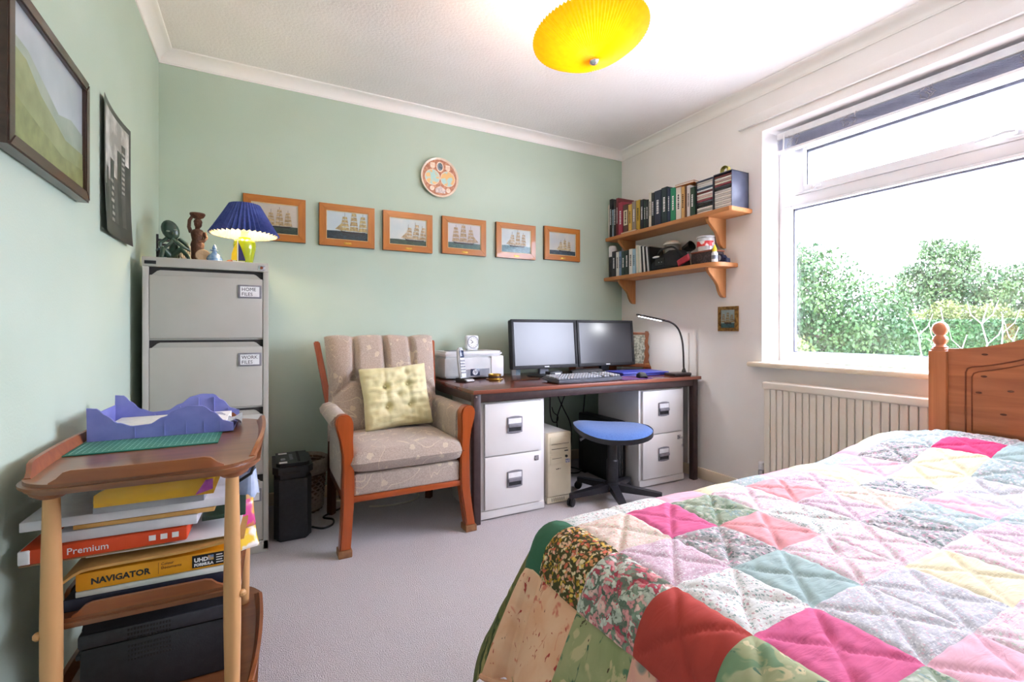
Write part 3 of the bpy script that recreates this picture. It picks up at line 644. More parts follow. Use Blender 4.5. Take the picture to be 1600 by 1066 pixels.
# yellow tufted cushion leaning on the back
m_yel = mat('pale_yellow_satin', '#e4dcae', '#dbd19c', scale=14, rough=.55, sheen=.3, bump=.25, bscale=25)
yc = thing('scatter_cushion', 'pale yellow tufted square cushion leaning on the armchair back', 'cushion', (.66, 2.615, .49))
def _tuft(u, v):
    h = 1
    for a in (-.33, .33):
        for c in (-.33, .33): h -= .6 * math.exp(-((u - a) ** 2 + (v - c) ** 2) / .012)
        h -= .14 * math.exp(-((u - a) / .05) ** 2) + .14 * math.exp(-((v - a) / .05) ** 2)
    h -= .4 * math.exp(-(u * u + v * v) / .01)
    return h + .22 * noise.noise(Vector((u * 3 + v, v * 9, 2))) + .1 * noise.noise(Vector((u * 9, v * 5, 7)))
TYC = TR(0, 0, .165) @ RY(-.06) @ RX(PI / 2 - .30)
cp = part('cover', m_yel, yc, lambda b: pillow(b, .37, .345, .11, TYC, 40, 7, _tuft), smooth=80)
for (a, c) in ((-.33, -.33), (-.33, .33), (.33, -.33), (.33, .33), (0, 0)): part('tuft_button', m_yel, yc, lambda b, a=a, c=c: b.sph((0, 0, 0), .006, 8, (1, 1, .5), T=TYC @ TR(a * .185, c * .172, .026)))

# ------------------------------------------------------------------ desk
m_desk = wood('red_brown_desktop', '#6e3220', '#542417', axis=0, scale=5, rough=.25, coat=.3)
m_deskE = wood('desk_edge_strip', '#94513a', '#7e4330', axis=0, scale=6, rough=.35)
m_dfr = mat('dark_brown_desk_frame', '#43302f', '#3a2928', scale=30, rough=.45)
dk = thing('office_desk', 'long desk with red-brown top and dark brown metal frame', 'desk', (1.815, 2.66, 0)); do = (1.815, 2.66, 0)
DX0, DX1, DY0, DY1 = .972, 2.66, 2.265, 3.06
tp = part('desk_top', m_desk, dk, lambda b: b.bx(DX0, DX1, DY0 + .003, DY1, .685, .705, .001), off=do)
part('edge_strip', m_deskE, tp, lambda b: b.bx(DX0, DX1, DY0, DY0 + .003, .685, .705, .0005), off=do)
def _rails(b, a): b.bx(*a, bev=.002)
for a in ((DX0 + .045, DX1 - .065, DY0 + .012, DY0 + .042, .640, .685), (DX0 + .045, DX1 - .065, DY1 - .05, DY1 - .02, .640, .685), (DX0 + .008, DX0 + .038, DY0 + .05, DY1 - .06, .640, .685), (DX1 - .055, DX1 - .025, DY0 + .05, DY1 - .06, .640, .685)):
    part('rail', m_dfr, dk, lambda b, a=a: _rails(b, a), off=do)
for (x, y) in ((DX0 + .025, DY0 + .028), (DX1 - .045, DY0 + .028), (DX0 + .025, DY1 - .04), (DX1 - .045, DY1 - .04)):
    part('leg', m_dfr, dk, lambda b, x=x, y=y: b.bx(x - .02, x + .02, y - .02, y + .02, 0, .685, .003), off=do)
part('bolt', m_chrome, dk, lambda b: b.cyl((DX0 + .018, DY0 + .008, .672), (DX0 + .018, DY0 + .004, .672), .005), off=do)

# two-drawer cabinets under the desk
m_cab = mat('off_white_steel', '#ece8e6', '#e7e2df', scale=4, rough=.4, coat=.1)
m_gap = mat('dark_gap', '#2b2725', '#221f1d', scale=30, rough=.8)
m_hand = mat('grey_handle_plastic', '#8b888f', '#7f7c84', scale=60, rough=.4)
m_card = mat('white_card', '#f1eff0', '#e9e7e8', scale=60, rough=.7)
def low_cab(x0, label, key, dx=0):
    c = thing('two_drawer_cabinet', label, 'cabinet', (x0 + .2, 2.6, 0), group='two-drawer cabinets under the desk')
    part('carcass', m_cab, c, lambda b: b.bx(-.2, .2, -.285, .13, .008, .632, .003).bx(-.19, .19, -.27, .12, 0, .008))
    part('plinth', m_cab, c, lambda b: b.bx(-.198, .198, -.292, -.28, .008, .05, .002))
    for k, (z0, z1) in enumerate(((.056, .338), (.344, .625))):
        d = part('drawer', m_cab, c, lambda b, z0=z0, z1=z1: b.bx(-.178, .172, -.302, -.284, z0, z1, .003))
        zc = z0 + (.56 if k else .53) * (z1 - z0)
        def _h(b, zc=zc):
            w, h = .047, .042
            out = [(-w, -h), (-w * .5, -h - .004), (0, -h - .005), (w * .5, -h - .004), (w, -h), (w, h), (w * .5, h + .005), (0, h + .006), (-w * .5, h + .005), (-w, h)]
            b.prism(out, .006, TR(0, -.302, zc) @ FRONT, bev=.002)
        part('handle', m_hand, d, _h)
        part('card', m_card, d, lambda b, zc=zc: b.bx(-.040, .040, -.3095, -.308, zc + .008, zc + .036))
        part('grip', mat('handle_recess', '#2d2b30', '#232126', scale=50, rough=.6), d, lambda b, zc=zc: b.bx(-.038, .038, -.3092, -.308, zc - .034, zc - .012))
        part('grip_lip', m_hand, d, lambda b, zc=zc: b.bx(-.042, .042, -.318, -.306, zc - .012, zc + .006, .003))
    lk = part('lock', m_chrome, c, lambda b: b.cyl((.14, -.304, .302), (.14, -.307, .302), .012, n=16))
    part('lock_plate', m_hand, c, lambda b: b.bx(.126, .154, -.3035, -.302, .288, .316, .001))
    if key:
        part('key', m_chrome, lk, lambda b: b.bx(.138, .142, -.326, -.305, .298, .306).lathe([(.009, 0), (.009, .003)], 12, TR(.14, -.33, .302) @ RY(PI / 2)))
        part('key_fob', m_chrome, lk, lambda b: b.bx(.143, .146, -.334, -.326, .255, .296, .001).cyl((.1445, -.33, .258), (.1445, -.33, .245), .007))
    return c
low_cab(1.03, 'off-white two-drawer cabinet at the armchair end of the desk', False)
low_cab(2.142, 'off-white two-drawer cabinet with key in lock at window end of desk', True)

# beige computer tower
m_bei = mat('beige_plastic', '#d9cdb3', '#d2c5a9', scale=10, rough=.5)
m_bei2 = mat('beige_steel', '#cfc9be', '#c8c1b5', scale=10, rough=.5)
m_blk = mat('black_plastic', '#17171a', '#101013', scale=40, rough=.45)
m_blk2 = mat('soft_black', '#222226', '#1a1a1d', scale=60, rough=.6, bump=.1, bscale=300)
tw = thing('computer_tower', 'old beige computer tower beside the left desk cabinet', 'computer', (1.553, 2.56, 0))
part('case', m_bei2, tw, lambda b: b.bx(-.08, .08, -.19, .20, .012, .415, .004))
fr = part('front_bezel', m_bei, tw, lambda b: b.bx(-.082, .082, -.222, -.19, .045, .418, .008))
part('foot_bezel', m_bei, tw, lambda b: b.bx(-.08, .08, -.212, -.19, .004, .042, .004))
for i in range(14): part('vent_slot', m_gap, fr, lambda b, i=i: b.bx(-.05 + i * .007, -.047 + i * .007, -.2135, -.212, .016, .034)) if i % 2 == 0 else None
for (z0, z1, kd) in ((.35, .395, 0), (.30, .34, 1), (.235, .285, 2)):
    d = part('drive_bay', m_bei, tw, lambda b, z0=z0, z1=z1: b.bx(-.068, .066 if kd < 2 else .02, -.226, -.221, z0, z1, .002))
    if kd == 1:
        part('drive_slot', m_gap, d, lambda b: b.bx(-.06, .05, -.2275, -.226, .323, .326)); part('drive_button', m_blk, d, lambda b: b.bx(.03, .055, -.228, -.226, .306, .312))
    if kd == 0: part('drive_slot', m_gap, d, lambda b: b.bx(-.06, .06, -.2275, -.226, .352, .354))
    if kd == 2: part('drive_slot', m_gap, d, lambda b: b.bx(-.055, .01, -.2275, -.226, .268, .270))
part('power_button', m_blk, tw, lambda b: b.cyl((.045, -.222, .275), (.045, -.228, .275), .008))
part('sticker', mat('blue_sticker', '#4d5f9a', '#c9c6cc', scale=120, rough=.4), tw, lambda b: b.bx(.04, .07, -.2235, -.222, .235, .258))
part('badge', m_gap, tw, lambda b: b.prism([(-.018, .004), (-.012, -.004), (-.006, .003), (0, -.003), (.006, .003), (.012, -.002), (.018, .004), (.01, .001), (0, .004), (-.01, .001)], .001, TR(-.01, -.222, .205) @ FRONT))

# slim black computer next to the right cabinet
bt = thing('computer_tower', 'slim black computer tower hidden behind the stool column', 'computer', (2.09, 2.64, 0))
part('case', m_blk, bt, lambda b: b.bx(-.04, .04, -.20, .20, .008, .42, .006))
part('front_panel', m_blk2, bt, lambda b: b.bx(-.041, .041, -.215, -.20, .012, .418, .005))
for x in (-.012, .008): part('trim_strip', m_chrome, bt, lambda b, x=x: b.bx(x, x + .004, -.2175, -.215, .03, .40))
part('foot', m_blk, bt, lambda b: b.bx(-.045, .045, -.16, -.12, 0, .01).bx(-.045, .045, .12, .16, 0, .01))

# cables hanging behind the desk
m_cbl = mat('black_cable', '#141416', '#0e0e10', scale=60, rough=.5)
cbs = [([(1.925, 3.03, .63), (1.925, 3.03, .50), (1.92, 3.02, .40), (1.935, 3.01, .335), (1.965, 3.0, .33), (1.975, 3.0, .37), (1.95, 3.02, .40), (1.935, 3.02, .44)], 'looped black cable hanging nearest the beige computer tower'),
       ([(1.975, 3.02, .63), (1.99, 3.02, .52), (2.04, 3.02, .42), (2.09, 3.0, .30), (2.08, 2.98, .15), (2.00, 2.92, .012)], 'black cable running diagonally down to the carpet behind the desk'),
       ([(2.095, 3.03, .63), (2.085, 3.03, .58), (2.04, 3.03, .48), (1.985, 3.02, .37), (1.975, 3.01, .30), (1.98, 3.0, .20)], 'black cable crossing the other cables behind the desk'),
       ([(2.275, 3.03, .63), (2.25, 3.03, .52), (2.23, 3.02, .42), (2.19, 2.99, .34), (2.12, 2.97, .31)], 'black cable hanging above the blue stool seat'),
       ([(1.98, 2.93, .008), (2.03, 2.88, .008), (2.04, 2.80, .008), (1.98, 2.76, .008), (1.93, 2.80, .008), (1.93, 2.88, .008)], 'coil of black cable lying on the carpet under the desk')]
def spline(P, n=6):
    P = [Vector(p) for p in P]; out = []
    for i in range(len(P) - 1):
        p0, p1, p2, p3 = P[max(i - 1, 0)], P[i], P[i + 1], P[min(i + 2, len(P) - 1)]
        for k in range(n):
            t = k / n; out.append(.5 * ((2 * p1) + (p2 - p0) * t + (2 * p0 - 5 * p1 + 4 * p2 - p3) * t * t + (3 * p1 - p0 - 3 * p2 + p3) * t ** 3))
    out.append(P[-1]); return out
for P, lb in cbs: tag(part('cable', m_cbl, None, lambda b, P=P: b.tube(spline(P), .004, 6)), lb, 'cable', 'cables under the desk')

# ------------------------------------------------------------------ stool
m_bfab = mat('blue_seat_fabric', '#4f74b5', '#456aab', scale=120, rough=.9, bump=.2, bscale=350, sheen=.3)
m_bpl = mat('grey_black_plastic', '#2b292e', '#232126', scale=40, rough=.4)
st = thing('office_stool', 'blue padded swivel stool on five castors at the desk', 'stool', (1.86, 2.235, 0), rz=-.55)
def seatz(x, y): return .445 + .030 * (x / .22) ** 2 * (1 if x < 0 else .35) - .02 * max(0, -y / .2) ** 2
def _st(b, top):
    vs = []; fs = []; n = 40; rings = 12
    for k in range(rings + 1):
        r = k / rings
        for i in range(n):
            a = math.tau * i / n; q = (abs(math.cos(a)) ** 2.6 + abs(math.sin(a)) ** 2.6) ** (-1 / 2.6)
            x, y = math.cos(a) * q * r * .232, math.sin(a) * q * r * .205; z = seatz(x, y)
            if top: z -= .024 * r ** 8
            else: z -= .044 + .020 * (1 - r ** 4); x *= .985; y *= .985
            vs.append((x, y, z))
    for k in range(rings):
        for i in range(n): fs.append((k * n + i, k * n + (i + 1) % n, (k + 1) * n + (i + 1) % n, (k + 1) * n + i))
    b.add(vs, fs)
part('seat_pad', m_bfab, st, lambda b: _st(b, True), smooth=70)
def _shell(b):
    _st(b, False)
    n = 40; vs = []; fs = []
    for zz in (-.018, -.046):
        for i in range(n):
            a = math.tau * i / n; q = (abs(math.cos(a)) ** 2.6 + abs(math.sin(a)) ** 2.6) ** (-1 / 2.6); x, y = math.cos(a) * q * .2325, math.sin(a) * q * .2055; vs.append((x, y, seatz(x, y) + zz))
    for i in range(n): fs.append((i, (i + 1) % n, n + (i + 1) % n, n + i))
    b.add(vs, fs)
part('seat_shell', m_bpl, st, _shell, smooth=70)
part('mechanism', m_bpl, st, lambda b: b.bx(-.07, .07, -.06, .06, .365, .395, .01))
part('lever', m_hand, st, lambda b: b.tube([(-.05, 0, .375), (-.16, .02, .37), (-.19, .02, .355)], [.006, .006, .009], 8))
part('column', m_bpl, st, lambda b: b.lathe([(.034, .09), (.034, .24), (.030, .245), (.028, .25), (.028, .37)], 20))
part('hub', m_bpl, st, lambda b: b.lathe([(.045, .065), (.05, .075), (.045, .11), (.036, .115)], 20))
for k in range(5):
    a = k * math.tau / 5 - PI / 2 + .55 - .45; c_, s_ = math.cos(a), math.sin(a)
    def _sp(b, a=a):
        T = RZ(a); b.add([(.03, -.026, .105), (.03, .026, .105), (.03, .022, .06), (.03, -.022, .06), (.275, -.016, .072), (.275, .016, .072), (.275, .014, .046), (.275, -.014, .046)], [(0, 1, 5, 4), (1, 2, 6, 5), (2, 3, 7, 6), (3, 0, 4, 7), (4, 5, 6, 7), (0, 3, 2, 1)], T)
        b.cyl(T @ Vector((.27, 0, .046)), T @ Vector((.27, 0, .072)), .016)
    sp = part('base_arm', m_bpl, st, _sp)
    def _ca(b, a=a):
        T = TR(.27 * math.cos(a), .27 * math.sin(a), 0) @ RZ(a + .6)
        for q in (-1, 1): b.lathe([(.014, 0), (.023, .003), (.024, .008), (.023, .014), (.015, .017)], 16, T @ TR(.008, q * .011 - .0085, .024) @ RX(-PI / 2))
        b.box((.0, 0, .032), (.03, .012, .03), .004, T=T)
    part('castor', m_blk, sp, _ca)

# ------------------------------------------------------------------ tall filing cabinet
m_gst = mat('grey_steel', '#b9b6ad', '#b3b0a6', scale=5, rough=.45, coat=.08)
m_gst2 = mat('grey_steel_lip', '#aeaba2', '#a7a49b', scale=8, rough=.4)
m_ink = mat('black_ink', '#1d1c20', '#151418', scale=50, rough=.7)
FX0, FX1, FY0, FY1, FZ = -.437, .030, 2.46, 3.075, 1.327
fc = thing('filing_cabinet', 'tall grey steel four-drawer filing cabinet in the left corner', 'filing cabinet', (-.2035, 2.77, 0)); fo = (-.2035, 2.77, 0)
def _car(b):
    b.bx(FX0, FX1, FY0 + .012, FY1, .0, FZ - .045, .002); b.bx(FX0, FX0 + .022, FY0, FY0 + .02, .012, FZ - .03, .002); b.bx(FX1 - .022, FX1, FY0, FY0 + .02, .012, FZ - .03, .002)
    b.bx(FX0, FX1, FY0, FY0 + .02, 0, .055, .002)
part('carcass', m_gst, fc, _car, off=fo)
part('top_cap', m_gst, fc, lambda b: b.bx(FX0 - .001, FX1 + .001, FY0 - .004, FY1, FZ - .04, FZ, .003), off=fo)
part('badge', m_blk, fc, lambda b: b.bx(FX0 + .008, FX0 + .048, FY0 - .006, FY0 - .004, FZ - .030, FZ - .016, .001), off=fo)
lk = part('lock_plate', m_chrome, fc, lambda b: b.bx(FX1 - .042, FX1 - .014, FY0 - .006, FY0 - .004, FZ - .034, FZ - .012, .001), off=fo)
part('lock_barrel', mat('copper_lock', '#a0583f', '#8a4a35', scale=50, rough=.3, metal=.8), lk, lambda b: b.cyl((FX1 - .028, FY0 - .006, FZ - .023), (FX1 - .028, FY0 - .010, FZ - .023), .006), off=fo)
dz = [(1.282, .985), (.975, .675), (.665, .365), (.355, .062)]
for k, (z1, z0) in enumerate(dz):
    d = part('drawer', m_gst, fc, lambda b, z0=z0, z1=z1: b.bx(FX0 + .024, FX1 - .024, FY0 + .002, FY0 + .014, z0, z1 - .03, .002), off=fo)
    part('pull_lip', m_gst2, d, lambda b, z1=z1: b.prism([(FX0 + .026, z1 - .034), (FX0 + .05, z1 - .012), (FX0 + .06, z1 - .008), (FX1 - .06, z1 - .008), (FX1 - .05, z1 - .012), (FX1 - .026, z1 - .034)], .008, TR(0, FY0 + .014, 0) @ FRONT, bev=.002), off=fo)
    part('recess', m_gap, d, lambda b, z1=z1: b.bx(FX0 + .022, FX1 - .022, FY0 + .0105, FY0 + .0125, z1 - .034, z1 + .002), off=fo)
    zc = z1 - .088; xc = FX1 - .075
    cf = part('card_holder', m_hand, d, lambda b, zc=zc, xc=xc: b.bx(xc - .047, xc + .047, FY0 - .002, FY0 + .003, zc - .03, zc + .03, .002), off=fo)
    if k in (0, 1, 3):
        part('card', m_card, d, lambda b, zc=zc, xc=xc: b.bx(xc - .038, xc + .038, FY0 - .0035, FY0 - .002, zc - .023, zc + .023), off=fo)
    if k < 2:
        for ln, tx in enumerate((('HOME', 'WORK')[k], 'FILES')):
            text(tx, .0215, m_ink, d, TR(xc - .033 - fo[0], FY0 - .0037 - fo[1], zc + .003 - ln * .022) @ FRONT @ Matrix.Diagonal((.95, 1, 1, 1)), ext=.0003)

# table lamp on the cabinet
m_lime = mat('lime_glaze', '#8fa80c', '#869e0a', scale=10, rough=.15, coat=.5)
m_shb = mat('blue_pleated_fabric', '#45559c', '#39488c', scale=60, rough=.8)
m_shi = mat('cream_shade_lining', '#f6e6c4', '#efdcb4', scale=60, rough=.8)
m_wp = mat('white_lampholder', '#efe9dc', '#e5dfd0', scale=40, rough=.4)
tl = thing('table_lamp', 'lime green table lamp with blue pleated shade on the filing cabinet', 'lamp', (-.07, 2.63, FZ))
part('base', m_lime, tl, lambda b: b.lathe([(.028, 0), (.032, .004), (.040, .04), (.047, .08), (.049, .10), (.046, .118), (.035, .128), (.026, .132), (.026, .138), (.018, .14)], 28))
part('lampholder', m_wp, tl, lambda b: b.lathe([(.015, .138), (.015, .165), (.018, .167), (.018, .185)], 16))
NP = 40
def _shade(b, r0, z0, r1, z1, th=0, amp=.055):
    n = NP * 4; vs = []; fs = []
    for k in range(5):
        f = k / 4; r = r0 + (r1 - r0) * f; z = z0 + (z1 - z0) * f
        for i in range(n): a = math.tau * i / n; vs.append(((r - th) * (1 + amp * (1 - .5 * f) * math.cos(NP * a)) * math.cos(a), (r - th) * (1 + amp * (1 - .5 * f) * math.cos(NP * a)) * math.sin(a), z + (.003 * math.cos(NP * a) if k == 0 else 0)))
    for k in range(4):
        for i in range(n): fs.append((k * n + i, k * n + (i + 1) % n, (k + 1) * n + (i + 1) % n, (k + 1) * n + i))
    b.add(vs, fs)
sh = part('shade', m_shb, tl, lambda b: _shade(b, .145, .150, .066, .297), smooth=80)
part('shade_lining', m_shi, sh, lambda b: _shade(b, .145, .1505, .066, .296, .0022), smooth=80)
part('shade_ring', m_wp, sh, lambda b: [b.tube([(math.cos(a) * .06, math.sin(a) * .06, .292), (0, 0, .255)], .0012, 5) for a in (0, 2.1, 4.2)])
bulb_m = mat('lit_bulb', '#fff1d0', '#ffeec8', emit='#ffdca0', estr=5)
part('bulb', bulb_m, tl, lambda b: b.lathe([(.010, .185), (.016, .20), (.024, .222), (.022, .24), (.012, .252), (.001, .255)], 16))
tlamp = bpy.data.lights.new('table_lamp_light', 'POINT'); tlamp.energy = 8; tlamp.color = (1, .78, .48); tlamp.shadow_soft_size = .03
to = bpy.data.objects.new('table_lamp_light', tlamp); COL.objects.link(to); to.parent = tl; to.location = (0, 0, .212)

# ornaments on the cabinet
m_grn = mat('dark_green_stone', '#33503f', '#22382c', scale=30, rough=.35, coat=.2)
m_brw = mat('dark_carved_wood', '#6d452f', '#523122', scale=50, rough=.55, bump=.4, bscale=120)
cs = thing('seated_figurine', 'dark green carved figure resting its head on its hand on the cabinet', 'figurine', (-.345, 2.55, FZ), rz=.15)
def _fig(b):
    b.sph((0, 0, 0), .031, 18, (1.05, .55, 1.45), T=TR(-.008, -.004, .132) @ RY(-.35)); b.sph((0, 0, 0), .006, 8, (.7, 1.2, 1.6), T=TR(-.002, -.022, .118))
    b.tube([(0, .005, .10), (.005, .01, .06), (.0, .01, .0)], [.012, .018, .022], 10); b.tube([(.022, -.005, .098), (.05, -.008, .075), (.060, -.01, .05), (.03, -.02, .065), (0, -.02, .092)], [.008, .009, .008, .007, .006], 8)
    b.tube([(-.02, -.01, .095), (-.045, -.012, .07), (-.04, -.015, .04), (-.01, -.02, .07), (.005, -.018, .095)], [.008, .008, .008, .007, .006], 8)
    b.tube([(0, 0, .02), (.03, -.02, .05), (.055, -.03, .02), (.06, -.035, .004)], [.015, .012, .010, .009], 8); b.tube([(-.01, 0, .02), (-.035, -.025, .045), (-.04, -.035, .004)], [.014, .011, .009], 8)
part('body', m_grn, cs, _fig, smooth=60)
for x in (-.012, .014): part('eye', mat('bone_white', '#8f9a86', '#7b8674', scale=40, rough=.5), cs, lambda b, x=x: b.sph((x - .004, -.019, .128 + x * .3), .006, 10, (1.3, .5, .7)))
mc = thing('miniature_chair', 'small dark wooden model chair behind the green figure', 'ornament', (-.372, 2.62, FZ), rz=.3)
m_dk = mat('near_black_wood', '#1f1a1c', '#161214', scale=60, rough=.5)
for x in (-.035, .035):
    part('back_post', m_dk, mc, lambda b, x=x: b.bx(x - .004, x + .004, .02, .03, 0, .125 if x < 0 else .115)); part('leg', m_dk, mc, lambda b, x=x: b.bx(x - .004, x + .004, -.03, -.022, 0, .05))
part('seat', mat('teal_painted_wood', '#2d5566', '#24485a', scale=50, rough=.5), mc, lambda b: b.bx(-.04, .04, -.034, .03, .048, .056))
for z in (.075, .095): part('slat', m_dk, mc, lambda b, z=z: b.bx(-.035, .035, .022, .028, z, z + .010))
part('stretcher', mat('teal_painted_wood', '#2d5566'), mc, lambda b: b.bx(-.035, .035, -.029, -.023, .018, .03))
fs_ = tag(part('scallop_shell', mat('striped_shell', '#efe3cf', '#8a8076', scale=42, kind='wave', rough=.5, stretch=(1, .1, .1), lo=.45, hi=.7), None, lambda b: b.lathe([(.001, 0), (.02, .008), (.036, .010), (.042, .004)], 36, RX(PI / 2 - .2), rip=.05, nr=18)), 'pale ribbed scallop shell standing between the two carved figures', 'shell'); fs_.location = (-.292, 2.66, FZ + .045)
wf = thing('carved_woman', 'brown carved wooden woman carrying a bowl on her head', 'figurine', (-.258, 2.60, FZ), rz=-.2)
def _wom(b):
    b.lathe([(.026, 0), (.028, .01), (.024, .04), (.026, .07), (.028, .085), (.022, .105), (.026, .125), (.028, .140), (.020, .152), (.010, .156), (.010, .166)], 20, Matrix.Diagonal((1, .75, 1, 1)))
    b.sph((.002, 0, .180), .0175, 14, (.9, 1, 1.2)); b.sph((.004, -.016, .178), .004, 8, (.7, 1, 1.2)); b.sph((0, .006, .190), .0175, 12, (1.02, 1.0, .9))
    b.tube([(-.026, 0, .140), (-.034, 0, .165), (-.032, 0, .195), (-.020, 0, .215)], [.009, .008, .0075, .007], 8)
    b.tube([(.027, 0, .140), (.036, -.004, .115), (.030, -.018, .098), (.010, -.024, .098)], [.009, .008, .007, .006], 8)
part('body', m_brw, wf, _wom, smooth=60)
part('bowl', m_brw, wf, lambda b: b.lathe([(.012, .203), (.024, .210), (.031, .222), (.030, .228), (.026, .224), (.014, .216), (.001, .214)], 20))
dsk = tag(part('woven_disc', mat('pale_weave', '#c7b192', '#8f7556', scale=70, kind='wave', rough=.8, bump=.3), None, lambda b: b.lathe([(.001, 0), (.012, .002), (.026, .004), (.030, .001), (.029, -.003), (.001, -.003)], 28, RX(PI / 2 - .25))), 'small round woven disc leaning against the carved woman', 'ornament'); dsk.location = (-.232, 2.545, FZ + .029)
bb = thing('glass_bottle', 'small blue mottled glass bottle with pinched neck on the cabinet', 'bottle', (-.188, 2.55, FZ))
m_blg = mat('blue_glass', '#3f6ea8', '#8fb0cf', scale=45, rough=.12, coat=.6)
part('body', m_blg, bb, lambda b: b.lathe([(.026, 0), (.032, .006), (.033, .018), (.024, .034), (.011, .044), (.009, .052), (.016, .055), (.012, .058)], 20))
part('stopper', m_blg, bb, lambda b: b.lathe([(.006, .056), (.010, .066), (.006, .078), (.002, .084)], 14).tube([(-.018, 0, .056), (0, 0, .059), (.018, 0, .056)], .003, 6))
for (x, y, lb, c, s_) in ((-.150, 2.55, 'tiny orange bead ornament beside the blue bottle', '#c8643c', .006), (-.128, 2.53, 'tiny orange flower ornament near the model sailboat', '#d97a3f', .008)):
    tag(part('trinket', mat('trinket_' + c[1:], c, '#7a4b2c', scale=90, rough=.4), None, lambda b, x=x, y=y, s_=s_: b.sph((0, 0, s_ * .9), s_, 10, (1.6, 1, 1)).sph((.008, 0, s_ * 1.4), s_ * .7, 8)), lb, 'ornament').location = (x, y, FZ)
sb = thing('model_sailboat', 'small model sailboat with yellow and navy sails before the lamp', 'model boat', (-.098, 2.535, FZ))
part('hull', m_wp, sb, lambda b: b.prism([(-.030, .012), (.032, .012), (.022, .001), (-.020, .001)], .012, TR(0, .006, 0) @ FRONT, bev=.002))
part('mast', m_wp, sb, lambda b: b.cyl((.002, 0, .01), (.002, 0, .108), .0022))
part('foresail', mat('yellow_sail', '#f0d21f', '#e5c517', scale=30, rough=.5), sb, lambda b: b.prism([(-.001, .100), (-.001, .016), (-.024, .016), (-.022, .045), (-.013, .075)], .002, TR(0, .001, 0) @ FRONT))
part('mainsail', mat('navy_sail', '#1e1d63', '#171650', scale=30, rough=.5), sb, lambda b: b.prism([(.005, .102), (.005, .016), (.034, .016), (.024, .05), (.014, .08)], .002, TR(0, .001, 0) @ FRONT))

# ------------------------------------------------------------------ ship pictures on the back wall
m_frm = wood('honey_wood_frame', '#c27a2e', '#a8621f', axis=0, scale=10, rough=.3, coat=.35)
m_frmZ = wood('honey_wood_frame_upright', '#c27a2e', '#a8621f', axis=2, scale=10, rough=.3, coat=.35)
m_fside = mat('dark_frame_edge', '#4a2a14', '#3a2010', scale=40, rough=.5)
m_brass = mat('brass', '#c9a24a', '#b08a38', scale=60, rough=.3, metal=.9)
m_gilt = mat('gilt_slip', '#e6cf9c', '#d8bd82', scale=60, rough=.4)
def sky_mat(name, top, low, cloud):
    m = mat(name, top, low, scale=9, rough=.35, lo=.3, hi=.7, detail=4, coat=.25); return m
def ship(b, x, y, s_, masts, lean=0, mirror=1, tiers=4):
    """sails of a square-rigged ship, drawn flat: list of sail outlines"""
    for k in range(masts):
        mx = x + mirror * s_ * (-.38 + .36 * k) if masts > 1 else x
        H_ = s_ * (.78 if k == 1 else .66 if k == 0 else .60)
        zz = y + s_ * .07
        for q in range(tiers):
            h = H_ / tiers * (1.15 - .1 * q); w = s_ * (.185 - .027 * q); d = lean * (zz - y)
            b.prism([(mx - w + d, zz), (mx - w * .86 + d, zz + h * .5), (mx - w * .84 + d, zz + h * .86), (mx + w * .84 + d, zz + h * .86), (mx + w * .9 + d, zz + h * .5), (mx + w + d, zz + h * .02), (mx + d, zz + h * .12)], .0006, None); zz += h
    fx = x + mirror * s_ * (-.40 + .36 * (masts - 1)); a = 1 if mirror > 0 else -1
    for q in range(3):
        b.prism([(fx + a * s_ * .13, y + s_ * (.40 - .09 * q)), (fx + a * s_ * (.40 - .07 * q), y + s_ * .12), (fx + a * s_ * .15, y + s_ * (.10 + .03 * q))][::a], .0006, TR(0, 0, .0002 * q))
